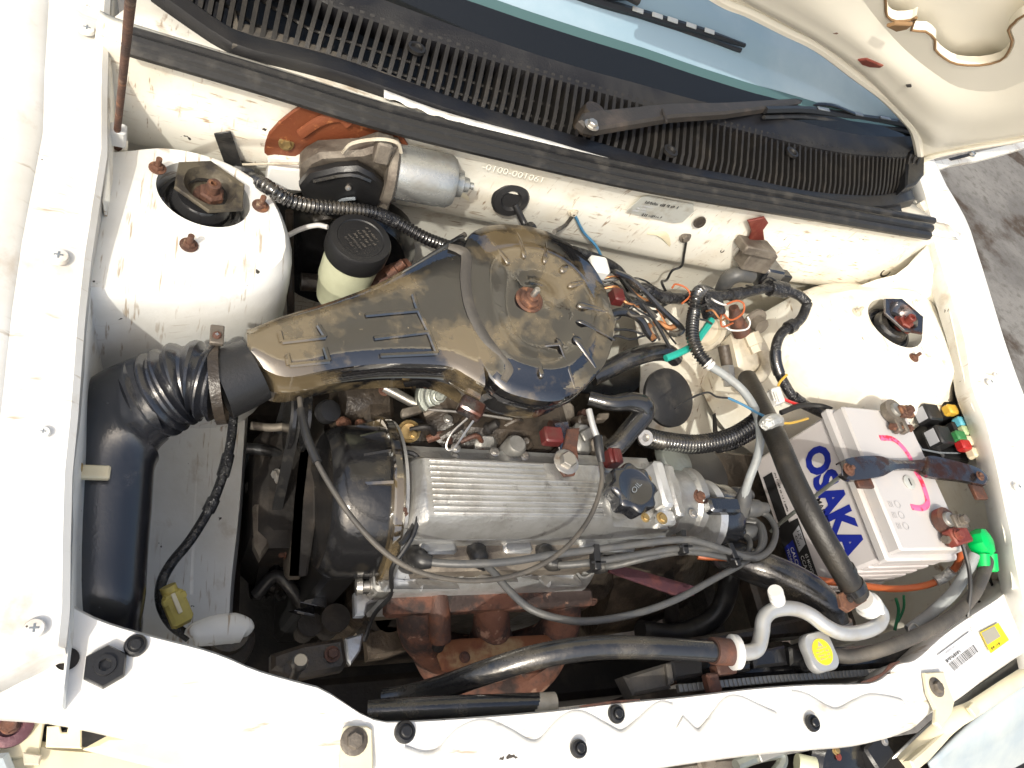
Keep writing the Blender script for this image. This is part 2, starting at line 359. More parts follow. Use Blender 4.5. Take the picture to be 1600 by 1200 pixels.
# --- strut towers
def tower(hole, ell, outline, tilt, base_off, zc, wall):
    cx, cy = hole; a, b, th = ell; nrm = unit(V(*tilt, 1)); c0 = P(cx, cy, zc); M_ = 56
    ol = np.array(catmull([V(*q) for q in outline] + [V(*outline[0])], 5))[:-1]; oa = np.arctan2(ol[:, 1]-cy, ol[:, 0]-cx); od = np.hypot(ol[:, 0]-cx, ol[:, 1]-cy)
    k = np.argsort(oa); oa, od = oa[k], od[k]
    r_in, r_mid, r_out = [], [], []
    for i in range(M_):
        t = -math.pi + 2*math.pi*i/M_
        e_ = 1/math.sqrt((math.cos(t-th)/a)**2 + (math.sin(t-th)/b)**2)
        d = np.interp(t, oa, od, period=2*math.pi)
        r_in.append(PN(cx+e_*math.cos(t), cy+e_*math.sin(t), c0, nrm))
        r_mid.append(PN(cx+(.35*e_+.65*d)*math.cos(t), cy+(.35*e_+.65*d)*math.sin(t), c0, nrm)+nrm*.001)
        r_out.append(PN(cx+d*math.cos(t), cy+d*math.sin(t), c0, nrm))
    cen = sum(r_in)/M_
    R = []
    R.append([p*.97+cen*.03 - nrm*.035 for p in r_in]); R.append([p - nrm*.006 for p in r_in]); R.append([p + nrm*.0008 for p in r_in]); R.append([p+(p-cen)*.06 for p in r_in])
    R.append(r_mid); R.append([p*.97+q*.03 for p, q in zip(r_out, r_mid)])
    for down, out in wall: R.append([p + unit((p-cen)*V(1, 1, 0))*out + V(0, 0, -down) + V(*base_off)*down for p in r_out])
    return MB().rings(R, (False, False)), cen, nrm
mbt, LC, LN = tower((317, 305), (77, 46, math.radians(21)), [(172, 238), (200, 236), (260, 232), (330, 246), (385, 272), (420, 305), (440, 345), (447, 385), (436, 412), (400, 432), (330, 441), (250, 446), (180, 452), (138, 448), (130, 400), (150, 310)], (.10, -.02), (0, 0, 0), .878, [(.006, .005), (.018, .010), (.05, .013), (.12, .016), (.28, .02)])
mbt.build('strut_tower', 'apron_paint', body)['label'] = 'tower beside the rusty prop rod'
mbt, RC, RN = tower((1398, 506), (50, 27, math.radians(39)), [(1300, 459), (1340, 452), (1400, 452), (1448, 462), (1470, 500), (1484, 545), (1492, 583), (1478, 596), (1430, 584), (1385, 563), (1345, 537), (1318, 508), (1302, 480)], (-.10, -.02), (0, 0, 0), .878, [(.004, .004), (.014, .012), (.030, .030), (.040, .042), (.10, .055), (.25, .065)])
mbt.build('strut_tower', 'bay_paint', body)['label'] = 'tower beside the battery'
# --- right inner apron
rows = []
for a, c, d in (((1463, 372), (1400, 430), (1330, 452)), ((1492, 468), (1468, 490), (1450, 500)), ((1522, 602), (1500, 612), (1478, 610)), ((1543, 656), (1512, 680), (1470, 668)), ((1559, 720), (1530, 750), (1480, 700)), ((1576, 800), (1556, 830), (1500, 780)), ((1592, 885), (1574, 905), (1540, 880)), ((1596, 915), (1575, 930), (1545, 940))):
    r0 = rail_pt(*a); q1 = P(*c, r0[2]-.045); q2 = P(*d, r0[2]-.10)
    rows.append([r0+V(-.002, 0, -.012), r0*.6+q1*.4+V(0, 0, -.008), q1, q2, q2+V(-.01, 0, -.14), q2+V(-.01, 0, -.42)])
MB().sheet(rows, 2, 3).build('inner_apron', 'bay_paint', body, thick=.0015)
# --- firewall: upper face, ledge, lower face
seal = [(150, 55), (200, 75), (420, 140), (600, 195), (800, 245), (1000, 290), (1200, 325), (1450, 368), (1500, 378)]
crease = [(120, 215), (200, 222), (390, 270), (500, 298), (600, 314), (790, 352), (1000, 398), (1200, 434), (1440, 462)]
r0 = [P(*a, .950) for a in seal]
rc = [PY(a[0], a[1], .672) for a in crease]
rows = [[p+V(0, .03, .004) for p in r0], [p+V(0, .012, .006) for p in r0], r0, [p*.86+q*.14+V(0, .002, 0) for p, q in zip(r0, rc)], [p*.62+q*.38+V(0, -.001, 0) for p, q in zip(r0, rc)], [p*.5+q*.5+V(0, -.006, 0) for p, q in zip(r0, rc)], [p*.15+q*.85+V(0, -.006, 0) for p, q in zip(r0, rc)], rc, [p+V(0, .012, -.008) for p in rc], [p+V(0, .03, -.05) for p in rc], [p+V(0, .05, -.25) for p in rc], [p+V(0, .06, -.5) for p in rc]]
MB().sheet(rows, 4, 2).build('firewall', 'bay_paint', body, thick=.0015)
def onfw(px, py):                              # point on the upper firewall face
    best = None
    a = np.array(catmull(r0, 8)); b = np.array(catmull(rc, 8))
    lo, hi = .60, .72
    for _ in range(40):
        y = (lo+hi)/2; p = PY(px, py, y)
        i = np.argmin(abs(a[:, 0]-p[0])); A, B = a[i], b[i]
        t = np.clip((A[2]-p[2])/(A[2]-B[2]), 0, 1); ys = A[1]+(B[1]-A[1])*t - .006*math.sin(math.pi*min(1, t*1.1))
        if y < ys: lo = y
        else: hi = y
    return PY(px, py, lo)
FWN = unit(V(0, -1, .25))
# --- cowl lip between the bonnet seal and the grille, plenum floor
gf = [(240, -40), (304, 7), (371, 50), (450, 70), (530, 92), (631, 127), (739, 164), (867, 204), (960, 231), (1060, 258), (1158, 277), (1262, 299), (1364, 306), (1420, 296)]
gf3 = [P(*a, .962) for a in gf]
sl = resample(catmull([P(*a, .955) for a in seal], 4), 40); gl = resample(catmull(gf3, 4), 40)
rows = [[p+V(0, .004, 0) for p in sl], [p*.6+q*.4+V(0, 0, -.003) for p, q in zip(sl, gl)], [p*.2+q*.8+V(0, 0, -.010) for p, q in zip(sl, gl)], [q+V(0, .008, -.03) for q in gl]]
MB().sheet(rows, 1, 1).build('cowl_panel', 'bay_paint', body, thick=.0015)
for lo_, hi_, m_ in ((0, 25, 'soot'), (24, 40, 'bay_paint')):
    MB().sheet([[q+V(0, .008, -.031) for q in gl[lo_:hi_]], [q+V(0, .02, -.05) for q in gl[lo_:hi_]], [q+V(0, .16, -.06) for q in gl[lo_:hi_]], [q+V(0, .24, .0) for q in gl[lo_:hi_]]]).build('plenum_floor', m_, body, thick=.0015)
# --- left rear corner wall between fender rail and firewall
rows = [[rail_pt(x, y)+V(.004, 0, -.01), rail_pt(x, y)+V(.008, 0, -.06), rail_pt(x, y)+V(.010, 0, -.12)] for x, y in ((172, -60), (166, 34), (163, 140), (163, 230), (155, 300))]
MB().sheet(rows).build('corner_panel', 'bay_paint', body, thick=-.002)
# --- radiator support (top plate)
inn = [(-60, 905), (60, 905), (104, 938), (150, 964), (233, 990), (337, 1017), (398, 1044), (470, 1064), (506, 1074), (540, 1097), (575, 1120), (600, 1126), (700, 1122), (854, 1110), (960, 1097), (1070, 1087), (1180, 1074), (1270, 1068), (1357, 1066), (1385, 1052), (1400, 1034), (1428, 1030), (1470, 992), (1512, 962), (1566, 926), (1594, 890), (1640, 870)]
out = [(-120, 1098), (-60, 1100), (0, 1105), (60, 1109), (101, 1115), (202, 1138), (270, 1152), (337, 1169), (438, 1199), (520, 1222), (600, 1232), (700, 1230), (800, 1222), (900, 1210), (980, 1199), (1060, 1186), (1161, 1172), (1262, 1161), (1364, 1153), (1430, 1132), (1452, 1112), (1462, 1106), (1500, 1088), (1540, 1058), (1600, 1017), (1650, 985), (1690, 960)]
zs = .828
I = resample(catmull([P(*a, zs) for a in inn], 3), 90); O = resample(catmull([P(*a, zs-.006) for a in out], 3), 90)
# pair by lateral position
def pair(A, xs): A = np.array(A); k = np.argsort(A[:, 0]); return [V(x, np.interp(x, A[k, 0], A[k, 1]), np.interp(x, A[k, 0], A[k, 2])) for x in xs]
xs = np.linspace(-.15, 1.12, 116); I = pair(I, xs); O = pair(O, xs)
rows = [[p+V(0, -.004, -.05) for p in I], [p+V(0, 0, -.018) for p in I], [p+V(0, 0, -.003) for p in I], [p*.965+q*.035+V(0, 0, .001) for p, q in zip(I, O)], [p*.8+q*.2+V(0, 0, .001) for p, q in zip(I, O)], [p*.5+q*.5+V(0, 0, .0015) for p, q in zip(I, O)], [p*.15+q*.85+V(0, 0, .001) for p, q in zip(I, O)], O, [q+V(0, -.004, -.008) for q in O], [q+V(0, -.005, -.028) for q in O], [q+V(0, .01, -.10) for q in O]]
MB().sheet(rows).build('radiator_support', 'white_paint', body, thick=-.0015)
def sup(px, py, dz=.0): 
    return P(px, py, zs-.0015+dz)
# pressed wavy bead on the support
for pl in ([(628, 1180), (660, 1190), (690, 1183), (720, 1150), (755, 1136), (790, 1150), (825, 1170), (850, 1166), (880, 1132), (905, 1122), (940, 1140), (972, 1155), (1000, 1136), (1030, 1108), (1050, 1110)],
           [(1062, 1128), (1090, 1153), (1110, 1138), (1135, 1102), (1155, 1098), (1185, 1112), (1212, 1124)],
           [(1236, 1088), (1260, 1094), (1290, 1112), (1312, 1118), (1335, 1106), (1360, 1095), (1390, 1098), (1412, 1104)]):
    MB().tube([sup(*a, .0012) for a in pl], .0075, 14, 5, flat=(.40, V(0, 0, 1))).build('pressed_bead', 'white_paint', body)
# holes in the support: dark rubber-lined cups
for (x, y, r) in ((105, 1030, 17),):
    p = sup(x, y, .0022); m_ = mpp(p)
    MB().lathe(p, V(0, 0, 1), [(r*m_, .0006), (r*m_*.97, .001), (r*m_*.96, -.0002), (.0001, -.0002)], 24, (False, True)).build('hole', 'soot', body)
# lower structure that closes the bay
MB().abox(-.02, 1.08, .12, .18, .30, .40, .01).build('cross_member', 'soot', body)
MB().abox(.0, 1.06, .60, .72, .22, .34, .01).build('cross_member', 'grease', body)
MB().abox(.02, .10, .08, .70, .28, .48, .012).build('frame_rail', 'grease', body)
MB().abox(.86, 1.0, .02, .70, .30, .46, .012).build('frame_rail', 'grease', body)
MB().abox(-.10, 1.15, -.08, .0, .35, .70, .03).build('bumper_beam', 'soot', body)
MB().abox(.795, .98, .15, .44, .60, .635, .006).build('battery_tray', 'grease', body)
MB().sheet([[V(-.12, y, .20), V(.3, y, .19), V(.52, y, .20)] for y in (-.06, .2, .5, .74)]).build('added_undersheet', 'soot', body, thick=.003)  # added dark sheet, keeps sunlit ground from brightening the gap beside the engine
# inner panels on the right of the engine (painted floor and bulkhead)
MB().sheet([[P(985, 470, .74), P(1100, 480, .74), P(1235, 500, .75)], [P(1000, 560, .68), P(1110, 560, .66), P(1225, 570, .68)], [P(1000, 650, .60), P(1110, 640, .58), P(1215, 660, .60)], [P(1030, 720, .54), P(1110, 730, .52), P(1210, 760, .52)], [P(1030, 760, .42), P(1110, 780, .40), P(1210, 800, .40)]], 4, 4).build('bulkhead_floor', 'bay_paint', body, thick=.002)
# --- windscreen with its black border band
wb = [(300, -110), (420, -68), (520, -28), (614, 10), (740, 56), (834, 88), (920, 114), (1002, 136), (1080, 158), (1160, 176), (1229, 188), (1340, 213), (1428, 214), (1470, 200)]
we = [(440, -120), (540, -75), (640, -32), (726, 0), (830, 34), (910, 60), (1000, 88), (1070, 111), (1140, 134), (1218, 157), (1290, 178), (1350, 192), (1420, 198), (1470, 190)]
W0 = [P(*a, .998) for a in wb]; wn_ = unit(V(0, -.52, .85)); wo = V(.5, .84, 1.0)
xsW = np.linspace(-.15, 1.30, 60); Wp = pair(catmull(W0, 4), xsW)
dirw = V(0, .85, .52)
def wzone(t0, t1, lift): return [[p+dirw*t+V(0, 0, -.05*((p[0]-.52)**2)*t)+wn_*lift for p in Wp] for t in np.linspace(t0, t1, 5)]
MB().sheet(wzone(-.01, .9, 0)).build('windscreen', 'glass_sky', body, thick=.004)
bl = []
for p in Wp:
    # depth of the black ceramic band, taken where the sight line of its upper edge meets the glass
    k = np.argmin([abs(PN(*a, p, wn_)[0]-p[0]) for a in we]); q = PN(*we[k], p, wn_)
    bl.append(max(.012, (q-p)@dirw))
bl = np.convolve(np.r_[[bl[0]]*4, bl, [bl[-1]]*4], np.ones(9)/9, 'valid')
MB().sheet([[p+dirw*(-.008)+wn_*.0012 for p in Wp], [p+dirw*b*.5+wn_*.0012 for p, b in zip(Wp, bl)], [p+dirw*b+wn_*.0012 for p, b in zip(Wp, bl)]]).build('windscreen_border', 'glass_dark', body)
MB().sheet([[p+dirw*b+wn_*.0012 for p, b in zip(Wp, bl)], [p+dirw*(b+.012)+wn_*.0012 for p, b in zip(Wp, bl)]]).build('windscreen_refraction', 'glass_refraction', body)  # teal strip paints in the refraction along the foot of the glass
# --- fender screws and other body fasteners
def fast(px, py, z, rpx, m, parent=body, axis=V(0, 0, 1), stud=0, name='bolt', h=.75, washer=1.45, pos=None):
    p = P(px, py, z) if pos is None else pos; r = rpx*mpp(p)/washer
    return MB().hexnut(p, axis, r, r*h, washer, stud).build(name, m, parent)
def screw(p, r, m, parent, axis=V(0, 0, 1), name='screw'):
    b = MB().lathe(p, axis, [(r, 0), (r, r*.15), (r*.86, r*.42), (r*.3, r*.55), (.0001, r*.55)], 20)
    o = b.build(name, m, parent); u, w, a = frame(axis)
    cx = MB().box(p+a*r*.56, u*r*.42, w*r*.1, a*r*.06, .0002).box(p+a*r*.565, u*r*.1, w*r*.42, a*r*.06, .0002); cx.build('cross_slot', 'grey_plastic', o); return o
for x, y, r in ((136, 48, 12), (92, 403, 15), (68, 676, 10), (54, 983, 16)):
    p = rail_pt(x, y); p = P(x, y, p[2]+.0055); screw(p, r*mpp(p), 'white_paint', body)
for x, y, r in ((1539, 602, 7), (1581, 765, 8), (1548, 590, 4)):
    p = rail_pt(x, y)+V(0, 0, .008); screw(p, r*mpp(p), 'white_paint', body)

# pressed ridges of the white apron, rusty lip where the support has torn
for pl in ([(306, 640), (303, 720), (300, 800), (297, 880), (296, 930)],):
    MB().tube([P(*a, .607) for a in pl], .005, 10, 5, flat=(.3, V(0, 0, 1))).build('pressed_ridge', 'apron_paint', body)
MB().tube([P(*a, zs-.001) for a in ((1345, 1066), (1362, 1062), (1380, 1052), (1392, 1040), (1406, 1033))], [.0005, .0022, .0015, .0025, .0005], 8, 4, flat=(.5, V(0, 0, 1))).build('rusty_lip', 'rust_dark', body)
MB().tube([P(*a, zs-.001) for a in ((905, 1104), (930, 1101), (960, 1097), (1000, 1093))], [.0005, .0015, .0015, .0005], 8, 4, flat=(.5, V(0, 0, 1))).build('rusty_lip', 'rust_dark', body)
# ================================================================== BONNET
hp = P(1450, 252, .972); ha = math.radians(56); hv = V(0, -math.cos(ha), math.sin(ha)); hn = unit(np.cross(V(1, 0, 0), hv))   # hn points to the underside
if hn @ (CAM - hp) < 0: hn = -hn
hood = thing('hood', 'open white bonnet seen from its cream painted underside', 'hood', hp)
def H(px, py, lift=0): return PN(px, py, hp, hn) + hn*lift
# outer skin
edge = [(1040, -60), (1127, -2), (1168, 15), (1229, 46), (1279, 71), (1337, 115), (1381, 148), (1414, 182), (1430, 206), (1438, 250)]
cut = [(1380, -60), (1384, 6), (1386, 26), (1400, 34), (1424, 32), (1432, 28), (1424, 48), (1446, 50), (1461, 63), (1461, 78), (1476, 92), (1495, 101), (1530, 103), (1562, 96), (1575, 82), (1581, 64), (1575, 48), (1585, 36), (1600, 25), (1680, -10)]
ed = catmull([H(*a) for a in edge], 4); rt = [H(*a) for a in ((1465, 240), (1532, 226), (1586, 217), (1660, 200), (1760, 180))]
ct = catmull([H(*a) for a in cut], 2)
poly = ed + rt + [H(1790, 60)] + ct[::-1]
MB().prism(poly, -hn*.012, 0, .003).build('inner_frame', 'hood_paint', hood)
mir = [V(1.06-p[0], p[1], p[2]) for p in (ed + [rt[0]+V(.03, 0, 0)])[::-1]]; sk = mir + ed + [rt[0]+V(.03, 0, 0)]
MB().sheet([[p - hn*.013 + hv*t*(.84-((p-hp)@hv)) - hn*.05*t for p in sk] for t in np.linspace(.004, 1, 7)]).build('outer_skin', 'hood_paint', hood, thick=.0012)
# folded rim along the rear edge and the right edge, sealer along the cut-out
MB().tube([p+hn*.001 for p in ed], .007, 8, 1).build('hem', 'hood_paint', hood)
MB().tube([p+hn*.001 for p in [ed[-1]]+rt], .006, 8, 3).build('hem', 'hood_paint', hood)
MB().tube([p+hn*.0005-hn*.001 for p in ct], .0014, 6, 1).build('sealer_bead', 'sealer', hood)
# swelling of the frame between rear rim and cut-out
inner = [H(*a, .010) for a in ((1150, -40), (1240, 8), (1310, 50), (1380, 105), (1440, 165), (1500, 195), (1600, 190), (1720, 160))]
e1 = [H(*a, -.001) for a in ((1110, -25), (1190, 20), (1268, 63), (1345, 118), (1405, 182), (1455, 232), (1560, 215), (1720, 190))]
e2 = [H(*a, -.001) for a in ((1330, -40), (1368, 20), (1410, 70), (1450, 105), (1500, 135), (1560, 140), (1610, 120), (1720, 80))]
MB().sheet([e1, [p*.5+q*.5+hn*.005 for p, q in zip(e1, inner)], inner, [p*.5+q*.5+hn*.005 for p, q in zip(e2, inner)], e2], 4, 3).build('frame_bulge', 'hood_paint', hood)
def slot(pts, m, name): MB().prism([H(*a, .0085) for a in pts], hn*.004, .001).build(name, m, hood)
slot([(1342, 79), (1356, 77), (1382, 88), (1377, 91), (1360, 90), (1348, 86)], 'red_rust', 'slot')
slot([(1417, 119), (1425, 119), (1426, 122), (1418, 122)], 'soot', 'slot')
slot([(1387, 25), (1400, 21), (1428, 22), (1420, 29), (1402, 33)], 'sealer', 'slot')
# hinge arm and its rusty bolt
MB().prism([P(*a, .968) for a in ((1436, 262), (1452, 256), (1500, 246), (1548, 235), (1600, 222), (1640, 214), (1640, 222), (1560, 245), (1520, 255), (1480, 262), (1452, 272), (1440, 276))], V(0, 0, .006), .001).build('hinge_arm', 'bay_paint', hood)
MB().prism([P(*a, .9745) for a in ((1482, 248), (1500, 243), (1522, 238), (1525, 241), (1504, 247), (1486, 251))], V(0, 0, .001)).build('slot', 'soot', hood)
fast(1434, 262, .976, 7, 'rust', hood); fast(1517, 240, .976, 7, 'steel', hood); fast(1577, 220, .976, 8, 'steel', hood)
# bracket below the hinge
hb = thing('hinge_bracket', 'cream hinge bracket with rust streaks under the bonnet hinge', 'bracket', P(1440, 330, .93))
MB().prism([P(*a, .935) for a in ((1428, 268), (1452, 270), (1456, 300), (1462, 360), (1448, 365), (1434, 340), (1425, 310))], V(0, 0, .006), .0015).build('plate', 'bay_paint', hb)
MB().prism([P(*a, .942) for a in ((1430, 322), (1454, 308), (1458, 318), (1438, 336))], V(0, 0, .010), .001).build('tab', 'bay_paint', hb)
MB().prism([P(*a, .942) for a in ((1424, 274), (1440, 268), (1446, 276), (1430, 288))], V(0, 0, .003), .001).build('rust_patch', 'orange_rust', hb)
fast(1471, 374, .932, 7, 'bay_paint', hb)

# ================================================================== COWL GRILLE AND WIPERS
gt = [(330, -110), (420, -60), (500, 7), (540, 22), (631, 54), (672, 66), (766, 98), (867, 128), (969, 157), (1035, 176), (1100, 192), (1195, 216), (1296, 238), (1370, 246), (1411, 247)]
gt3 = [P(*a, .985) for a in gt]
xsG = np.linspace(.0, 1.06, 60); 
cg = thing('cowl_grille', 'long black slatted cowl grille at the foot of the windscreen', 'grille', P(900, 180, .955))
Gf = catmull(gf3, 6); Gt = catmull(gt3, 6)
n_s = 104; fa = resample(Gf, n_s); fb = resample(Gt, n_s)
GT = np.array(Gt)
# slats run front to rear: pair the ends by the photographed lean (nearly upright in the picture)
for i in range(n_s):
    a = fa[i]; xb = a[0]+.010+.05*max(0, a[0]-.9); b = V(xb, np.interp(xb, GT[:, 0], GT[:, 1]), np.interp(xb, GT[:, 0], GT[:, 2]))
    if a[0] < -.02: continue
    d = b-a; t = V(.0024 if a[0] < .62 else .0017, 0, 0); up = V(0, 0, 1)
    if a[0] > .72: up = up*.7
    prof = [a+V(0, 0, -.018), a+V(0, 0, .0), a+d*.2+up*.005, a+d*.7+up*.006, b+up*.006, b+V(0, .003, .009), b+V(0, .002, -.014)]
    m_ = MB().rings([[p-t for p in prof], [p+t for p in prof]])
    m_.build('slat', 'slat_plastic', cg)
for k, w in ((.33, .72), (.66, .72)):           # cross bars under the slats
    MB().tube([a*(1-k)+b*k+V(0, 0, -.012) for a, b in zip(resample(Gf, 24), resample(Gt, 24))], .0022, 6, 1).build('cross_bar', 'slat_plastic', cg)
fr = resample(Gf, 50)
MB().sheet([[p+V(0, .002, -.016) for p in fr], [p+V(0, -.001, .002) for p in fr], [p+V(0, -.005, .004) for p in fr], [p+V(0, -.022, .001) for p in fr], [p+V(0, -.028, -.012) for p in fr]]).build('front_frame', 'cowl_plastic', cg, thick=-.0015)
G2 = resample(Gt, 50); Wb = resample(catmull([P(*a, .998) for a in wb[1:]], 4), 50)
MB().sheet([[p+V(0, -.001, -.016) for p in G2], [p+V(0, -.001, .004) for p in G2], [p+V(0, .003, .0065) for p in G2], [p*.5+q*.5+V(0, 0, .004) for p, q in zip(G2, Wb)], [q+V(0, -.002, .003) for q in Wb], [q+V(0, 0, .0) for q in Wb], [q+V(0, .001, -.02) for q in Wb]]).build('rear_panel', 'cowl_plastic', cg, thick=-.0015)
for x, y in ((650, 78), (1236, 240), (1046, 238)):
    p = P(x, y, .983); MB().lathe(p, V(0, 0, 1), [(.010, 0), (.010, .004), (.007, .004), (.006, .001), (.0001, .001)], 16).build('screw_cup', 'slat_plastic', cg)
p = P(1420, 262, .972)
MB().prism([P(*a, .965) for a in ((1405, 248), (1424, 236), (1432, 240), (1430, 285), (1418, 300), (1400, 306))], V(0, 0, .02), .003).build('end_cap', 'cowl_plastic', cg)
MB().prism([P(*a, .950) for a in ((1290, 305), (1370, 314), (1400, 318), (1405, 338), (1372, 335), (1300, 325))], V(0, 0, .008), .002).build('drip_flap', 'cowl_plastic', cg)
# bonnet seal: two rubber lips
b = MB().tube([P(*a, .957) for a in seal[1:-1]], .0075, 8, 6)
b.tube([P(a[0]+4, a[1]-11, .962) for a in seal[1:-1]], .0068, 8, 6); b.tube([P(a[0]+8, a[1]-23, .962) for a in seal[1:-1]], .0060, 8, 6)
solo('hood_seal', b, 'rubber', 'black rubber bonnet seal along the top of the firewall', 'seal')
b = MB().sheet([[P(a[0], a[1]-6, .963) for a in ((195, 40), (210, 42), (290, 62), (360, 85))], [P(a[0], a[1]+2, .962) for a in ((195, 50), (210, 52), (290, 74), (360, 98))]])
b = MB().prism([P(*a, .958) for a in ((365, 12), (372, 40), (450, 62), (540, 92), (600, 118), (690, 152), (680, 158), (560, 118), (450, 84), (362, 76))], V(0, 0, .005), .001)
solo('seal_channel', b, 'rubber_dusty', 'dusty grey channel between the grille and the bonnet seal', 'channel')
# serrated foam strip under the grille edge
fs_ = resample(catmull([P(*a, .9605) for a in ((600, 150), (690, 183), (800, 213), (900, 240), (1010, 268), (1110, 284), (1200, 297))], 4), 90)
b = MB().sheet([[p+V(0, -.002+.003*((i//2) % 2), 0) for i, p in enumerate(fs_)], [p+V(0, .008, .002) for p in fs_]])
solo('foam_strip', b, 'white_paint', 'crumbling pale strip showing between grille and rubber seal', 'strip', thick=.001)
# wiper on the grille
def wiper(name, label, piv, pts_arm, blade, zarm):
    t = thing(name, label, 'wiper', P(*piv, .97), 'windscreen wipers')
    return t
wa = thing('wiper', 'grey wiper arm whose pivot stands on the black grille', 'wiper', P(918, 197, .955), 'windscreen wipers')
p0 = P(918, 197, 1.005)
MB().lathe(P(912, 200, .965), V(0, 0, 1), [(.016, 0), (.016, .02), (.013, .03)], 18).build('pivot', 'grease', wa)
arm = [(905, 186), (925, 182), (1040, 170), (1125, 168), (1250, 160), (1262, 160), (1262, 166), (1130, 186), (1045, 192), (930, 212), (908, 208), (898, 198)]
MB().prism([P(*a, 1.006) for a in arm], V(0, 0, .011), .003).build('arm', 'arm_paint', wa)
MB().hexnut(P(924, 196, 1.018), V(0, 0, 1), .006, .006, 1.5).build('nut', 'steel', wa)
MB().tube([P(1035, 171, 1.019), P(1042, 192, 1.019)], .0015, 6, 2).build('hinge_pin', 'soot', wa)
q = [P(1258, 163, 1.012), P(1300, 165, 1.02), P(1335, 178, 1.018)]
MB().tube(q, .004, 8, 4, flat=(.5, V(0, 0, 1))).build('arm_tip', 'black_paint', wa)
bl_ = [P(*a, 1.012) for a in ((1195, 172), (1260, 172), (1330, 182), (1400, 192), (1445, 203))]
MB().tube(bl_, .0055, 6, 5).build('blade_frame', 'black_plastic', wa)
MB().tube([p+V(0, -.008, -.006) for p in bl_], .003, 6, 5).build('blade_rubber', 'rubber', wa)
for s_ in (.35, .55, .72, .86):
    p = resample(bl_, 40)[int(s_*39)]; MB().box(p+V(0, 0, .006), V(.012, .002, 0), V(-.0005, .003, 0), V(0, 0, .001), .0004).build('slot', 'grey_plastic', wa)
wb2 = thing('wiper', 'black wiper blade lying across the blue windscreen glass', 'wiper', PN(1000, 40, Wp[30], wn_), 'windscreen wipers')
gl_ = lambda x, y, l: PN(x, y, V(.5, .80, .998), wn_) + wn_*l
bl_ = [gl_(*a, .02) for a in ((790, -40), (860, -8), (930, 16), (1010, 38), (1080, 58), (1148, 80))]
MB().tube(bl_, [.006, .006, .006, .0055, .005, .003], 6, 5).build('blade_frame', 'black_plastic', wb2)
MB().tube([p-wn_*.010+V(0, -.004, 0) for p in bl_], .0035, 6, 5).build('blade_rubber', 'rubber', wb2)
MB().tube([gl_(*a, .034) for a in ((820, -60), (900, -14), (950, 8), (975, 20))], .006, 6, 4).build('arm', 'arm_paint', wb2)
MB().box(gl_(945, 8, .03), V(.02, .006, .003), V(-.002, .006, .002), wn_*.006, .002).build('clip', 'black_plastic', wb2)
for s_ in (.50, .58, .66, .74, .82):
    p = resample(bl_, 60)[int(s_*59)]; MB().box(p+wn_*.006, unit(bl_[-1]-bl_[0])*.008, V(0, .0025, .0015), wn_*.0008, .0003).build('slot', 'plate_grey', wb2)
# prop rod
pr = thing('prop_rod', 'thin rusty red bonnet prop rod in a white clip', 'rod', P(183, 218, .90))
MB().tube([P(183, 206, .91), P(190, 140, 1.0), P(196, 80, 1.08), P(204, 0, 1.17), P(208, -60, 1.24), P(214, -140, 1.33)], .0031, 10, 4).build('rod', 'rust', pr)
MB().box(P(184, 211, .905), V(.0075, 0, 0), V(0, .007, 0), V(0, 0, .010), .002).build('clip', 'white_plastic', pr)
MB().tube([P(178, 222, .885), P(184, 232, .88), P(190, 222, .885)], .003, 8, 4).build('hook', 'rust', pr)
MB().box(P(178, 228, .872), V(.012, 0, 0), V(0, .008, 0), V(0, 0, .006), .002).build('bracket', 'bay_paint', pr)

# ================================================================== STRUT MOUNTS
def strut(label, hexpx, nutpx, C, Nn, m_plate, m_nut, lift):
    t = thing('strut_mount', label, 'strut mount', C - Nn*.03, 'suspension strut mounts')
    r = np.linalg.norm
    MB().lathe(C-Nn*.032, Nn, [(.050, -.004), (.050, 0), (.0001, 0)], 32, (True, True)).build('well_floor', 'soot', t)
    MB().lathe(C-Nn*.030, Nn, [(.040, 0), (.041, .008), (.038, .016), (.034, .017), (.033, .012), (.029, .013), (.029, .022), (.024, .030), (.016, .032)], 40, (False, False)).build('rubber_bush', 'hose_black', t)
    o = C+Nn*lift; hx = [PN(*a, o, Nn) for a in hexpx]; cen = sum(hx)/6
    def ring(k, dz, rnd=0):
        out = []
        for i in range(6):
            a, b = hx[i], hx[(i+1) % 6]
            for s_ in np.linspace(0, 1, 7)[:-1]:
                p = a+(b-a)*s_; d = p-cen; R0 = np.mean([np.linalg.norm(x-cen) for x in hx])*.86
                out.append(cen + (d*(1-rnd)+unit(d)*R0*rnd)*k + Nn*dz)
        return out
    MB().rings([ring(.97, -.003), ring(1, -.002), ring(1, .0005), ring(.97, .0018), ring(.80, .0012, .8), ring(.72, -.004, 1), ring(.60, -.010, 1), ring(.50, -.013, 1), ring(.42, -.0125, 1), ring(.05, -.0125, 1)], (False, True)).build('hex_plate', m_plate, t)
    q = PN(*nutpx, o-Nn*.004, Nn)
    n_ = MB(); n_.lathe(q-Nn*.010, Nn, [(.0165, 0), (.0165, .003), (.014, .004)], 20); n_.lathe(q-Nn*.010, Nn, [(.0125, .003), (.0125, .011), (.0105, .013)], 6); n_.build('nut', m_nut, t)
    MB().lathe(q-Nn*.010, Nn, [(.0068, .012), (.0068, .023), (.006, .024), (.0035, .024), (.0032, .019), (.0001, .019)], 16).build('stud', m_nut, t)
    return t
strut('dished hexagonal strut top with tan dirt beside the prop rod', [(279, 254), (329, 252), (382, 289), (379, 328), (326, 331), (272, 293)], (331, 301), LC, LN, 'hex_dirty', 'rust', .010)
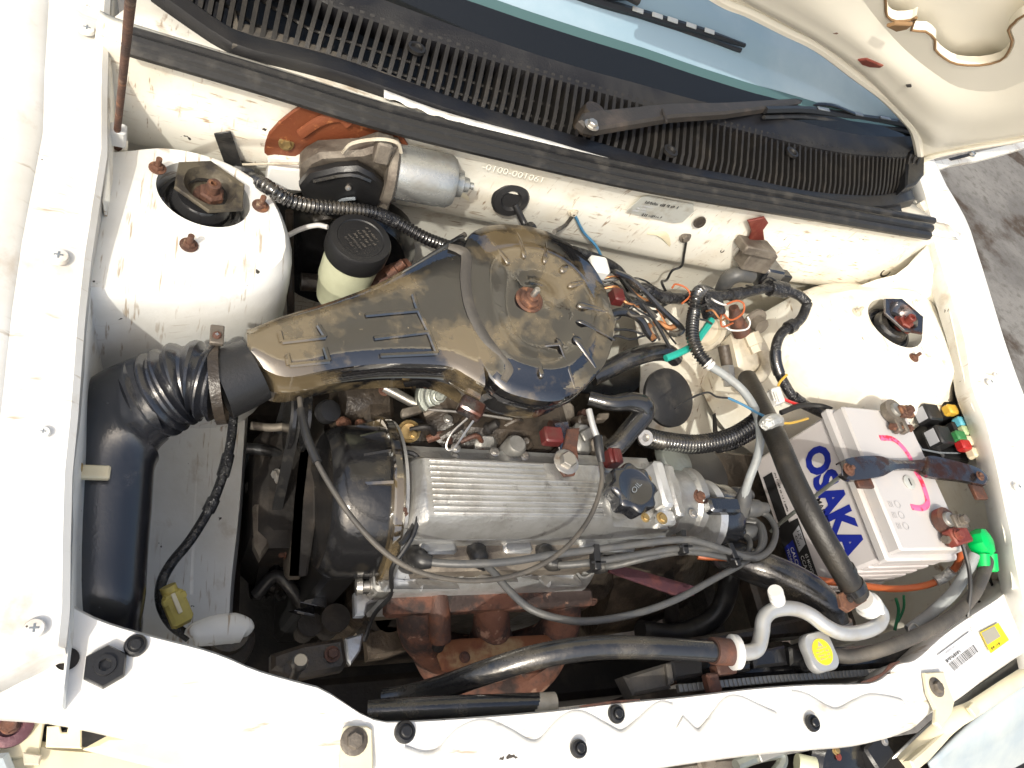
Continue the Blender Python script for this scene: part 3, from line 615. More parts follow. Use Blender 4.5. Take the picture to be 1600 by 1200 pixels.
strut('bluish steel hexagonal strut top with red nut beside the battery', [(1382, 467), (1408, 467), (1442, 496), (1441, 522), (1412, 517), (1382, 490)], (1416, 503), RC, RN, 'chrome_dirty', 'red_rust', .012)
for (x, y), C_, N_, r, m_, lab in (((246, 263), LC, LN, 13, 'rust', 'rusty stud and flange nut between prop rod and dished strut top'), ((407, 322), LC, LN, 13, 'rust', 'rusty stud and flange nut between dished strut top and ribbed harness'), ((295, 383), LC, LN, 14, 'rust', 'rusty stud and flange nut with brown stain facing the intake bellows'), ((1339, 488), RC, RN, 8, 'beige_metal', 'beige stud and nut between strut top and firewall harness'), ((1428, 559), RC, RN, 8, 'rust', 'small rusty stud and nut on the tower facing the battery'), ((1432, 475), RC, RN, 7, 'bay_paint', 'paint covered stud and nut behind the bluish strut top')):
    p = PN(x, y, C_+N_*.0015, N_); r_ = r*mpp(p)/1.5
    o = MB().hexnut(p, N_, r_, r_*.9, 1.5, r_*1.7).build('strut_stud_nut', m_)
    tag(o, lab, 'nut', 'strut tower nuts')
# ================================================================== AIR CLEANER
ac_o = P(828, 478, .89); TN = unit(V(-.02, -.10, 1))     # lid plane leans a little forward
acl = thing('air_cleaner', 'round black air cleaner with long tapered snorkel', 'air cleaner', ac_o - V(0, 0, .10))
def A(px, py, l=0): return PN(px, py, ac_o, TN) + TN*l
rim_px = [(963, 500), (957, 540), (942, 575), (905, 612), (867, 626), (820, 620), (780, 603), (748, 560), (725, 505), (722, 440), (722, 395), (735, 365), (765, 351), (800, 349), (850, 358), (905, 390), (940, 435)]
rim = np.array([A(*q) for q in rim_px]); Ac = np.linalg.lstsq(np.c_[2*rim[:, :2], np.ones(len(rim))], (rim[:, :2]**2).sum(1), rcond=None)[0]
ac_c = V(Ac[0], Ac[1], 0); ac_c[2] = ac_o[2] - ((ac_c-ac_o)[0]*TN[0]+(ac_c-ac_o)[1]*TN[1])/TN[2]
rimc = resample(catmull(list(rim)+[rim[0]], 6), 97)[:-1]
def rr_(k, l): return [ac_c+(p-ac_c)*k+TN*l for p in rimc]
lid = MB().rings([rr_(.985, -.016), rr_(1.0, -.014), rr_(1.0, -.002), rr_(.985, .0), rr_(.90, .002), rr_(.76, .004), rr_(.72, .006), rr_(.62, .0065), rr_(.56, .004), rr_(.30, .003), rr_(.24, .0045), rr_(.14, .005), rr_(.02, .005)], (False, True))
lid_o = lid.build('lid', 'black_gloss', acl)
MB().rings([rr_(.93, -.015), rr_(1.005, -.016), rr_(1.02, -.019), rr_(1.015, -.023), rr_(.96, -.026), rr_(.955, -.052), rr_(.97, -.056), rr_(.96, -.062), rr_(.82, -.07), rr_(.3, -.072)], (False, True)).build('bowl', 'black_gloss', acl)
# radial pressed ribs on the lid
for (a, b, w) in (((762, 372), (788, 412), 5), ((806, 362), (815, 402), 5), ((851, 372), (848, 410), 5), ((890, 410), (876, 426), 7), ((925, 438), (890, 450), 6), ((950, 488), (905, 482), 7), ((960, 532), (905, 508), 4), ((930, 575), (898, 536), 8), ((897, 605), (870, 540), 4), ((842, 542), (872, 542), 4), ((836, 548), (842, 588), 5)):
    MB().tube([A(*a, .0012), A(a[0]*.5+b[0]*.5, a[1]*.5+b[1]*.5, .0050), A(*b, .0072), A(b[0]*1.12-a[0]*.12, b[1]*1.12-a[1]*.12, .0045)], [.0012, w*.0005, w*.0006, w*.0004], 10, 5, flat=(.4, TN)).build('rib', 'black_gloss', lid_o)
st = A(824, 472, .005)
MB().lathe(st, TN, [(.0165, 0), (.0165, .001), (.0145, .0025), (.012, .0015), (.0115, .004), (.009, .0045), (.0075, .0065), (.0075, .010), (.0055, .0105)], 26).build('washer', 'rust', acl)
MB().lathe(st, TN, [(.0036, .009), (.0036, .022), (.003, .023)], 12).build('stud', 'steel', acl)
# snorkel
up_ = [(386, 512), (400, 508), (440, 492), (500, 474), (560, 453), (600, 436), (640, 414), (675, 392), (705, 372), (725, 362)]
dn_ = [(386, 560), (402, 566), (430, 582), (460, 586), (520, 574), (590, 566), (660, 566), (705, 570), (735, 586), (760, 600)]
U = resample(catmull([A(*q, -.001) for q in up_], 4), 34); D = resample(catmull([A(*q, -.001) for q in dn_], 4), 34)
n_ = len(U); rows = []
for i, (a, b) in enumerate(zip(U, D)):
    e_ = unit(a-b); ar = .002
    ex = .014
    rows.append([a+e_*.006-TN*.050, a+e_*.006-TN*.026, a+e_*.007-TN*.020, a+e_*.003-TN*.014, a+e_*.0-TN*.003, a-e_*.006+TN*.0, a*.75+b*.25+TN*ar, a*.5+b*.5+TN*ar, a*.25+b*.75+TN*ar, b+e_*.006, b-TN*.003, b-e_*.003-TN*.014, b-e_*.008-TN*.020, b-e_*.008-TN*.025, b-e_*.002-TN*.030, b-e_*.002-TN*.058])
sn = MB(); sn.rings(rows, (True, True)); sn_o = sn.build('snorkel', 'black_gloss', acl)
MB().tube([A(*q, .0015) for q in ((700, 386), (718, 392), (728, 402), (727, 440), (735, 485), (758, 530), (786, 560), (794, 578), (786, 596))], [.004, .006, .0065, .0065, .0065, .0065, .006, .006, .004], 8, 6, flat=(.55, TN)).build('bead', 'rubber_dusty', acl)
MB().tube([A(*q, -.018) for q in ((735, 352), (690, 380), (640, 412), (590, 440), (520, 466), (450, 487), (405, 502))], .0035, 8, 5).build('seam', 'rubber_dusty', sn_o)
for pl in ([(570, 494), (655, 486)], [(584, 530), (668, 520)], [(594, 557), (682, 553)], [(440, 536), (508, 528)], [(452, 572), (514, 566)], [(645, 462), (652, 484), (668, 518), (682, 553)], [(436, 520), (440, 536)], [(448, 555), (452, 572)], [(497, 510), (508, 528)], [(507, 545), (514, 566)]):
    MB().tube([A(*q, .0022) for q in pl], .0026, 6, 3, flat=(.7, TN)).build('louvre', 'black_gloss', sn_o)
# bail clip at the bowl edge
MB().box(A(752, 620, -.03), V(.012, -.006, 0), V(.004, .008, 0), V(0, 0, .008), .002).build('clip_plate', 'chrome_dirty', acl)
MB().tube([A(746, 636, -.03), A(725, 655, -.035), A(718, 672, -.04), A(722, 680, -.042), A(732, 676, -.04), A(748, 652, -.034), A(756, 640, -.03)], .0012, 6, 5).build('clip_wire', 'steel', acl)

# ================================================================== INTAKE HOSE AND DUCT
it = thing('intake_duct', 'black corrugated intake hose bending into a wide plastic duct', 'duct', P(160, 800, .70))
hz_ = [A(392, 566, -.024), A(345, 581, -.028), P(300, 595, .840), P(262, 610, .829), P(232, 626, .817)]
hr = [.036, .039, .040, .041, .043]
MB().tube([A(405, 561, -.022), A(380, 570, -.025), hz_[1]], [.030, .0318, .0335], 28, 4).build('cuff', 'rubber', it)
MB().tube([hz_[1]] + hz_[2:], [.0328, .035, .0365, .0378], 32, 10, corr=(.0100, .0028)).build('bellows', 'duct_plastic', it)
c0 = hz_[1]; ct = unit(A(380, 570, -.025)-hz_[2])
MB().tube([c0-ct*.0045, c0+ct*.0045], .0366, 32, 2, caps=(False, False)).build('clamp_band', 'grease', it)
MB().box(P(339, 524, .873), V(.006, 0, .0), V(0, .010, 0), V(0, 0, .003), .001).build('clamp_lug', 'cast_dirty', it)
screw(P(339, 524, .8765), .004, 'rust_dark', it)
# elbow + duct : one skin, oval sections
sec = [(P(240, 622, .820), V(-1, -.35, -.25), .0378, .0378), (P(214, 637, .808), V(-1, -.5, -.3), .0405, .040), (P(190, 656, .796), V(-.75, -.75, -.25), .043, .042), (P(174, 692, .784), V(-.3, -1, -.15), .042, .041), (P(167, 730, .776), V(-.05, -1, -.1), .039, .039), (P(163, 800, .765), V(0, -1, -.06), .038, .038), (P(159, 870, .755), V(0, -1, -.12), .0365, .037), (P(157, 930, .748), V(0, -1, -.3), .0355, .036), (P(158, 965, .735), V(0, -1, -.8), .0325, .032), (P(160, 985, .72), V(0, -.4, -1), .032, .030), (P(160, 990, .66), V(0, 0, -1), .032, .030)]
pth = catmull([s_[0] for s_ in sec], 5); tt = catmull([unit(s_[1]) for s_ in sec], 5); ra = np.interp(np.linspace(0, len(sec)-1, len(pth)), range(len(sec)), [s_[2] for s_ in sec]); rb = np.interp(np.linspace(0, len(sec)-1, len(pth)), range(len(sec)), [s_[3] for s_ in sec])
rs = []
for p, t, a, b in zip(pth, tt, ra, rb):
    t = unit(t); side = unit(np.cross(t, V(0, 0, 1))) if abs(t[2]) < .9 else V(-1, 0, 0); u2 = unit(np.cross(side, t))
    rs.append([p + side*a*np.sign(math.cos(k))*abs(math.cos(k))**.8 + u2*b*np.sign(math.sin(k))*abs(math.sin(k))**.8 for k in np.linspace(0, 2*np.pi, 33)[:-1]])
dk = MB().rings(rs).build('duct', 'duct_plastic', it)
for pl in ([(176, 700, .806), (168, 730, .802), (150, 760, .797), (140, 810, .793), (132, 870, .786)],):
    MB().tube([P(*q) for q in pl], .0008, 5, 5).build('seam', 'black_paint', dk)
MB().box(P(132, 738, .822), V(.019, 0, 0), V(0, .006, 0), V(0, 0, .0035), .0015).build('tie_clip', 'cream_plastic', it)
MB().box(P(116, 730, .828), V(.006, 0, 0), V(0, .004, 0), V(0, 0, .0035), .0015).build('clip_pin', 'brass', it)

# ================================================================== ENGINE
en = thing('engine', 'dirty aluminium four cylinder engine with ribbed valve cover', 'engine', V(.40, .30, .25))
# valve cover: sections across the engine, from the timing side to the distributor side
z0 = .752; zt = .802
yb, yf = P(700, 693, .775)[1], P(700, 852, z0)[1]
x0, x1 = P(628, 770, .78)[0], P(1010, 770, .78)[0]
xt0, xt1 = P(668, 760, zt)[0], P(938, 760, zt)[0]
ytb, ytf = P(700, 717, zt)[1], P(700, 806, zt)[1]
vc = MB()
def vsec(x, k):
    zz = z0+.026+(zt-z0-.026)*k; yf2 = ytf*k + (ytf-.004)*(1-k)
    return [V(x, yb, z0-.01), V(x, yb, z0+.012), V(x, yb-.004, z0+.02), V(x, ytb+.012, z0+.024), V(x, ytb+.004, zz-.006), V(x, ytb, zz), V(x, (ytb+ytf)/2, zz+.001*k), V(x, yf2, zz), V(x, yf2-.006, zz-.008), V(x, ytf-.014, z0+.018), V(x, yf+.012, z0+.012), V(x, yf+.003, z0+.008), V(x, yf, z0+.002), V(x, yf, z0-.01)]
vc.rings([vsec(x0, 0), vsec(xt0-.016, 0), vsec(xt0-.004, .9), vsec(xt0, 1), vsec(xt1, 1), vsec(xt1+.008, .9), vsec(xt1+.02, .2), vsec(x1, .0), vsec(x1+.02, 0)], (True, True), False)
vco = vc.build('valve_cover', 'alu', en)
ys = np.linspace(ytb-.003, ytf+.003, 10)
for i, y in enumerate(ys):
    xe = P(850, 737, zt)[0] if i < 3 else xt1-.004
    MB().abox(xt0+.004, xe, y-.0012, y+.0012, zt-.001, zt+.003, .0006).build('rib', 'alu', vco)
# scalloped flange at the front edge, screws at the ends
for a, b in ((652, 712), (785, 830), (905, 990)):
    pa, pb = P(a, 852, z0), P(b, 852, z0); MB().abox(pa[0], pb[0], yf-.010, yf+.004, z0-.012, z0+.004, .003).build('flange', 'alu', vco)
gk = MB().tube([P(*q, .782) for q in ((616, 706), (645, 709), (655, 725), (656, 770), (652, 808), (638, 835), (626, 850))], .003, 8, 4); gk.build('gasket_edge', 'rubber', vco)
for x, y in ((631, 737), (630, 799)):
    fast(x, y, .785, 9, 'rust', vco, stud=.004)
fast(1012, 748, .802, 7, 'brass', vco); fast(1008, 809, .80, 8, 'brass', vco); fast(1034, 810, .80, 10, 'brass', vco)
fast(806, 860, .745, 10, 'red_rust', vco)
# rusty strap on the cover with its bolt
MB().prism([P(*q, .806) for q in ((868, 728), (868, 712), (878, 700), (885, 672), (904, 670), (900, 700), (902, 722), (896, 744), (880, 746))], V(0, 0, .004), .001).build('lifting_strap', 'rust_dark', vco)
MB().hexnut(P(884, 722, .811), V(0, 0, 1), .010, .010, 1.55).build('bolt', 'steel', vco)
# oil filler cap
ocp = P(980, 770, .812)
MB().lathe(ocp-V(0, 0, .022), V(0, 0, 1), [(.024, 0), (.024, .02)], 24).build('filler_neck', 'alu', en)
oc = thing('oil_cap', 'black scalloped oil filler cap marked OIL', 'oil cap', ocp)
MB().lathe(ocp, V(0, 0, 1), [(.0285, -.004), (.029, 0), (.0295, .012), (.0285, .016), (.026, .018), (.022, .0185), (.021, .0178), (.0001, .0178)], 96, (True, True), lobes=(8, .075, .0245)).build('cap', 'cap_black', oc)
uu, vv = unit(V(.75, .66, 0)), unit(V(-.66, .75, 0))
text_mb('OIL', ocp+V(0, 0, .0182)-uu*.009-vv*.004, uu, vv, .006, .018, .0, .0004).build('lettering', 'grey_plastic', oc)
# cylinder head below the cover, front side
hz = .735
hx0, hx1 = P(612, 880, .72)[0], P(930, 880, .72)[0]; hy1 = yf+.01; hy0 = P(700, 924, .70)[1]
MB().prism([V(hx0, hy1, 0), V(hx0, hy1, .742), V(hx0, hy1-.022, .742), V(hx0, hy0+.004, .705), V(hx0, hy0, .69), V(hx0, hy0, .60), V(hx0, hy1, .60)][1:], V(hx1-hx0, 0, 0), .003, .003).build('cylinder_head', 'alu_bright', en)
MB().abox(hx0+.01, hx1-.01, hy0+.01, yb, .45, .75, .01).build('head_core', 'cast_dirty', en)
MB().abox(.22, .58, .22, .42, .22, .62, .02).build('engine_block', 'grease', en)
hn_ = unit(V(0, -.75, 1))
for i, (x, y) in enumerate(((625, 905), (678, 905), (770, 895), (870, 900))):
    p = P(x, y, .715); MB().box(p, V(.024, 0, 0), V(0, .014, -.010), hn_*.008, .003).build('head_boss', 'alu_bright', en)
for x, y in ((712, 886), (820, 884), (911, 886)):
    p = P(x, y, .722); MB().lathe(p, hn_, [(.0125, 0), (.0125, .006), (.0095, .006), (.009, .001)], 20).hexnut(p, hn_, .007, .009, 1.2).build('head_bolt', 'alu_dull', en)
# timing belt cover (drum on the left)
ta = V(1, 0, 0); tc = V(0, P(560, 783, .70)[1]-.002, .705)
tx0, tx1 = P(497, 790, .70)[0], P(612, 790, .74)[0]
R0 = .084
tcv = MB().lathe(V(tx0, tc[1], tc[2]), ta, [(.001, 0.004), (R0*.70, .004), (R0*.80, .002), (R0*.86, .0), (R0*.94, .006), (R0, .016), (R0*1.02, (tx1-tx0)-.014), (R0*1.02, (tx1-tx0)-.012)], 56, (True, False)).build('timing_cover', 'black_paint', en)
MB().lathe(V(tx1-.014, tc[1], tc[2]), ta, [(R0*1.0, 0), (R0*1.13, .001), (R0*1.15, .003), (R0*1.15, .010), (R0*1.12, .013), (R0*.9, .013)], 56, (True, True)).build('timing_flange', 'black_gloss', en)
MB().lathe(V(tx1, tc[1], tc[2]), ta, [(R0*1.10, 0), (R0*1.10, .0035), (R0*.8, .0035)], 56, (True, True)).build('timing_plate', 'alu', en)
for ang in (78, 58, 100, 38):                   # gussets on the drum
    c_, s_ = math.cos(math.radians(ang)), math.sin(math.radians(ang)); d = V(0, c_, s_); o = V(tx1-.014, tc[1], tc[2])
    tw = np.cross(ta, d)*.0016
    poly = [o+d*R0*1.0, o+d*R0*1.12, o-ta*.028+d*R0*1.0]
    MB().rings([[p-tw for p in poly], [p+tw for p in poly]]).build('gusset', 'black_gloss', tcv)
MB().prism([V(tx0+.012, tc[1]-.078, tc[2]), V(tx0+.012, tc[1]+.078, tc[2]), V(tx0+.012, tc[1]+.06, .30), V(tx0+.012, tc[1]-.06, .30)], V(tx1-tx0-.03, 0, 0), .006, .006).build('lower_timing_cover', 'black_plastic', en)
for (x, y, z) in ((552, 892, .66), (498, 940, .58), (480, 955, .56), (575, 905, .66)):
    q = P(x, y, z); MB().rings([[q+V(-.022, 0, 0), q+V(.008, .006, 0), q+V(.008, -.008, 0)], [q+V(-.022, 0, .003), q+V(.008, .006, .003), q+V(.008, -.008, .003)]]).build('cover_fin', 'black_gloss', en)
# alternator bracket foot, white bracket + bolt at the head corner
MB().prism([P(*q, .66) for q in ((550, 930), (588, 930), (594, 936), (570, 948), (566, 966), (551, 966))], V(0, 0, .012), .002).build('head_bracket', 'alu_bright', en)
MB().lathe(P(556, 917, .69), V(1, 0, .1), [(.009, 0), (.010, .006), (.006, .008), (.006, .014), (.009, .015), (.009, .026)], 16).build('bracket_bolt', 'steel', en)
MB().box(P(597, 905, .69), V(.014, 0, 0), V(0, .018, 0), V(0, 0, .02), .005).build('head_corner', 'alu_dull', en)
# distributor drive housing
dz_ = .752
hsg = MB().lathe(P(1005, 783, .745), V(1, 0, 0), [(.046, 0), (.050, .010), (.050, .022), (.043, .030), (.041, .055), (.045, .060), (.045, .070), (.001, .072)], 40).build('distributor_housing', 'alu', en)
MB().box(P(1030, 760, .79), V(.008, 0, 0), V(0, .030, 0), V(0, 0, .012), .006).build('housing_rib', 'alu_bright', hsg)
MB().box(P(1048, 770, .785), V(.007, 0, 0), V(0, .034, 0), V(0, 0, .012), .005).build('housing_rib', 'alu', hsg)
MB().box(P(1036, 812, .778), V(.012, 0, 0), V(0, .010, 0), V(0, 0, .012), .004).build('housing_boss', 'alu_bright', hsg)
fast(1093, 776, .785, 12, 'rust', hsg); fast(1083, 803, .785, 8, 'steel', hsg)
MB().lathe(P(1050, 722, .755), unit(V(.2, .1, 1)), [(.030, 0), (.030, .004), (.026, .010), (.010, .013), (.0001, .013)], 36).build('advance_cap', 'zinc', hsg)
MB().lathe(P(1078, 742, .70), unit(V(.25, .1, 1)), [(.05, 0), (.05, .02), (.044, .03), (.0001, .032)], 36).build('advance_canister', 'rubber', hsg)
ds = thing('distributor', 'black distributor cap with pale grey boots at the engine end', 'distributor', P(1125, 805, .70))
dcc = P(1092, 806, .742)
MB().lathe(dcc, V(1, 0, 0), [(.046, 0), (.046, .012), (.043, .014), (.043, .036), (.038, .046), (.001, .047)], 40).build('cap', 'cap_black', ds)
MB().lathe(dcc, V(1, 0, 0), [(.047, -.003), (.0475, .004), (.0475, .008)], 40).build('clamp_ring', 'alu_bright', ds)
for dy, dz2 in ((0, .028), (-.026, .008), (.026, .008), (-.015, -.024), (.0, .0)):
    o = dcc + V(.040, dy, dz2)
    MB().lathe(o, V(1, 0, 0), [(.009, 0), (.009, .018)], 16).build('tower', 'cap_black', ds)
    MB().lathe(o+V(.016, 0, 0), V(1, 0, .12), [(.0105, 0), (.012, .004), (.0115, .018), (.008, .024), (.0065, .034)], 16).build('boot', 'grey_rubber', ds)
MB().box(P(1128, 791, .79), V(.024, 0, 0), V(0, .010, 0), V(0, 0, .008), .003).build('cap_ridge', 'cap_black', ds)

# exhaust manifold
em = thing('exhaust_manifold', 'rusty red cast exhaust manifold with heat shield plate', 'manifold', P(760, 1020, .50))
fy = hy0-.006; fz = .668
MB().box(V((P(600, 935, fz)[0]+P(920, 930, fz)[0])/2, fy, fz), V((P(920, 930, fz)[0]-P(600, 935, fz)[0])/2, 0, 0), V(0, .010, .002), V(0, 0, .012), .004).build('flange', 'manifold_iron', em)
def runner(pts, rad, k=.75): MB().tube([P(*q) for q in pts], rad, 18, 7, flat=(k, unit(V(0, .5, .9)))).build('runner', 'manifold_iron', em)
runner([(655, 938, .655), (655, 965, .635), (662, 995, .60), (690, 1020, .565), (730, 1030, .555)], [.026, .027, .028, .03, .034])
runner([(765, 935, .655), (768, 960, .64), (768, 985, .615), (768, 1010, .585), (770, 1030, .56)], [.024, .022, .024, .032, .034])
runner([(875, 932, .655), (880, 955, .64), (872, 985, .615), (850, 1005, .585), (810, 1025, .56)], [.024, .023, .025, .028, .034])
MB().tube([P(*q) for q in ((683, 928, .675), (686, 960, .668), (688, 1000, .648))], [.0125, .013, .0125], 14, 4).build('pipe_stub', 'rust_dark', em)
MB().lathe(P(688, 1002, .647), V(0, -.4, -1), [(.007, 0), (.007, .012)], 12).build('stub_bolt', 'soot', em)
MB().tube([P(*q) for q in ((660, 1010, .565), (700, 1045, .545), (770, 1060, .535), (830, 1045, .54), (870, 1015, .56))], [.02, .034, .038, .034, .02], 18, 6, flat=(.7, unit(V(0, .5, .9)))).build('collector', 'manifold_iron', em)
sp = [P(*q, .622) for q in ((695, 1001), (720, 998), (850, 992), (872, 1002), (862, 1025), (800, 1045), (720, 1058), (690, 1048), (682, 1025))]
MB().prism(sp, unit(V(0, -.25, 1))*.006, .003).build('heat_shield', 'shield_rust', em)
fast(726, 1027, .629, 9, 'rust_dark', em)
for x, y in ((797, 938), (640, 930), (712, 935), (905, 935), (925, 940)):
    fast(x, y, .67, 9, 'rust_dark', em, axis=unit(V(0, -.9, .4)))

# dark machinery on the timing side: pulleys, belts, alternator, pump
al = thing('alternator', 'dull grey alternator body half hidden under the snorkel', 'alternator', P(540, 640, .55))
o = P(520, 628, .70)
MB().lathe(o, V(1, 0, 0), [(.030, 0), (.040, .008), (.042, .03), (.040, .05), (.034, .058)], 28).build('body', 'grease', al)
MB().box(P(588, 640, .72), V(.018, 0, 0), V(0, .03, 0), V(0, 0, .016), .006).build('end_frame', 'grease', al)
MB().lathe(P(600, 605, .745), V(.9, -.4, -.1), [(.006, 0), (.006, .06), (.0075, .061), (.0075, .07)], 12).build('through_bolt', 'steel', al)
fast(600, 611, .74, 9, 'rust', al); fast(537, 662, .735, 12, 'rust', al); fast(563, 663, .735, 9, 'rust', al)
MB().lathe(P(508, 645, .735), unit(V(.3, -.3, 1)), [(.013, 0), (.014, .008), (.012, .014), (.0001, .015)], 20).build('terminal_cap', 'black_plastic', al)
MB().lathe(P(452, 640, .70)+V(0, 0, -.01), V(1, 0, 0), [(.044, 0), (.044, .004), (.036, .008), (.036, .012), (.044, .016), (.044, .020), (.02, .022)], 32).build('pulley', 'black_paint', al)
cp = thing('crank_pulley', 'large black drive pulley in the shade beside the apron', 'pulley', P(420, 850, .30))
for zc, yc, R_, xx in ((.46, P(430, 850, .46)[1], .075, P(425, 850, .5)[0]),):
    MB().lathe(V(xx, yc, zc), V(1, 0, 0), [(.02, -.004), (R_*.8, -.004), (R_, 0), (R_, .006), (R_*.9, .010), (R_*.9, .014), (R_, .018), (R_, .024), (.02, .026)], 44).build('pulley', 'black_paint', cp)
    MB().lathe(V(xx, yc, zc), V(-1, 0, 0), [(.012, 0), (.012, .016)], 6).build('nut', 'rust_dark', cp)
db = MB()
x_ = P(452, 640, .70)[0]+.004
yl = [V(x_, P(452, 640, .70)[1]+.036*math.cos(t), .69+.036*math.sin(t)) for t in np.linspace(-.3, math.pi*.9, 12)] + [V(x_-.004, P(430, 850, .46)[1]+.068*math.cos(t), .46+.068*math.sin(t)) for t in np.linspace(math.pi, 2*math.pi, 12)]
yl.append(yl[0])
r1 = [p for p in yl]
bc_ = sum(yl)/len(yl); db.rings([[p+V(-.006, 0, 0), p+V(.006, 0, 0), p+V(.006, 0, 0)+unit((p-bc_)*V(0, 1, .25))*.004, p+V(-.006, 0, 0)+unit((p-bc_)*V(0, 1, .25))*.004] for p in r1], (True, True))
solo('drive_belt', db, 'rubber', 'black drive belt running from alternator pulley into the dark', 'belt')
b2 = MB().prism([P(*q, .66) for q in ((462, 640), (486, 640), (492, 690), (478, 800), (462, 900), (452, 900), (460, 780), (470, 700))], V(.012, 0, 0), .002)
solo('belt_guard', b2, 'soot', 'black plastic belt guard strip left of the timing drum', 'guard')
b2 = MB(); b2.abox(P(388, 640, .5)[0], P(470, 640, .5)[0], .30, .46, .42, .60, .03)
solo('steering_pump', b2, 'soot', 'greasy dark pump housing in the gap beside the apron', 'pump')
for x, y in ((433, 741), (438, 749)):
    o = MB().hexnut(P(x, y, .62), unit(V(-.7, -.3, .6)), .0055, .006, 1.25).build('bright_bolt', 'steel'); tag(o, 'dull bolt head behind a brighter one beside the belt' if x == 433 else 'brighter of two small bolt heads beside the belt', 'bolt', 'bright bolts by the belt')
# bolted black bracket at the front left corner
br = thing('engine_mount', 'black oily mount bracket with rusty bolts behind the radiator support', 'bracket', P(480, 1040, .60))
MB().prism([P(*q, .66) for q in ((420, 1028), (470, 1012), (530, 1003), (536, 1040), (530, 1052), (470, 1064), (420, 1052))], V(0, 0, .02), .004).build('plate', 'grease', br)
MB().hexnut(P(519, 1022, .682), V(0, 0, 1), .0058, .006, 1.4).build('nut', 'rust_dark', br)
MB().lathe(P(457, 1046, .682), V(0, 0, 1), [(.009, 0), (.009, .002), (.007, .003)], 16).build('washer', 'grease', br)
MB().lathe(P(456, 1068, .69), unit(V(0, .25, 1)), [(.0042, 0), (.0042, .04), (.0075, .041), (.0075, .048), (.006, .05)], 12).build('long_bolt', 'steel', br)
b2 = MB().prism([P(*q, .60) for q in ((537, 1000), (565, 992), (560, 1020), (545, 1042), (540, 1035))], V(0, 0, .01), .002)
solo('alu_gusset', b2, 'alu_bright', 'pale triangular alloy gusset beside the black mount bracket', 'gusset')
b2 = MB().prism([P(*q, .52) for q in ((566, 992), (600, 980), (650, 985), (660, 1010), (600, 1030), (570, 1035))], V(0, 0, .02), .004)
solo('lower_shield', b2, 'grease', 'grey shield plate below the left end of the manifold', 'shield')
b2 = MB().tube([P(*q) for q in ((296, 996, .70), (302, 992, .70), (335, 985, .70), (365, 982, .70), (384, 986, .70), (390, 991, .70))], [.003, .011, .0145, .015, .012, .003], 14, 5, flat=(.6, V(0, 0, 1)))
solo('apron_flange', b2, 'apron_paint', 'white rounded apron flange behind the black hex plug', 'flange')
b2 = MB().lathe(P(352, 1010, .66), unit(V(0, .1, 1)), [(.026, 0), (.026, .02), (.018, .028), (.018, .04), (.001, .04)], 26)
solo('apron_insulator', b2, 'grease', 'greasy round insulator under the white apron flange', 'insulator')
for (x, y, z, r, h) in ((525, 965, .55, .014, .06), (485, 975, .53, .012, .05), (590, 962, .54, .015, .06), (608, 965, .54, .015, .06)):
    o = MB().lathe(P(x, y, z)-V(0, 0, h), V(0, 0, 1), [(r, 0), (r, h*.8), (r*1.25, h*.82), (r*1.25, h), (.001, h)], 18).build('pump_boss', 'soot'); tag(o, {525: 'sooty capped boss beside the pale alloy gusset', 485: 'sooty capped boss nearest the belt guard', 590: 'sooty capped boss under the white head bracket', 608: 'sooty capped boss touching the rusty manifold runner'}[x], 'boss', 'sooty bosses')

# carburettor and inlet side under the air cleaner
cb = thing('carburettor', 'greasy carburettor with spiral choke housing under the air cleaner', 'carburettor', P(760, 640, .60))
ch = P(686, 618, .770); chn = unit(V(-.15, -.55, 1))
MB().lathe(ch-chn*.02, chn, [(.025, 0), (.026, .014), (.024, .018), (.0001, .018)], 34).build('choke_housing', 'zinc', cb)
u, w, _ = frame(chn)
MB().tube([ch-chn*.001+(u*math.cos(t)+w*math.sin(t))*(.0025+.0013*t/(2*math.pi)*4.6) for t in np.linspace(.4, 2*math.pi*3.6, 90)], .0014, 6, 1).build('choke_spiral', 'zinc', cb)
MB().abox(.27, .46, .36, .50, .66, .77, .02).build('body', 'grease', cb)
for (a, m_, r) in ((((640, 660, .74), (700, 665, .735), (760, 650, .75)), 'wire_black', .006), (((668, 640, .775), (730, 645, .78), (800, 655, .785)), 'steel', .0016), (((600, 660, .75), (650, 690, .74), (700, 700, .735)), 'rubber', .006)):
    MB().tube([P(*q) for q in a], r, 8, 5).build('linkage', m_, cb)
for (x, y, z, sx, sy, m_) in ((720, 690, .755, .02, .016, 'cast_dirty'), (755, 700, .76, .014, .012, 'alu_dull'), (790, 675, .76, .016, .03, 'alu_dull'), (835, 690, .755, .02, .02, 'cast_dirty'), (862, 680, .77, .012, .014, 'rust_dark'), (660, 685, .75, .022, .014, 'grease'), (905, 690, .76, .012, .02, 'alu_dull'), (930, 700, .755, .016, .012, 'cast_dirty'), (700, 650, .745, .02, .02, 'grease'), (770, 655, .75, .018, .014, 'grease'), (870, 650, .75, .022, .016, 'cast_dirty')):
    MB().box(P(x, y, z-.012), V(sx, 0, 0), V(0, sy, .004), V(0, 0, .014), .006).build('casting', m_, cb)
for x, y, m_ in ((712, 700, 'steel'), (773, 706, 'steel'), (820, 712, 'steel'), (646, 680, 'brass'), (700, 655, 'steel')):
    fast(x, y, .775, 8, m_, cb)
rq = random.Random(4)
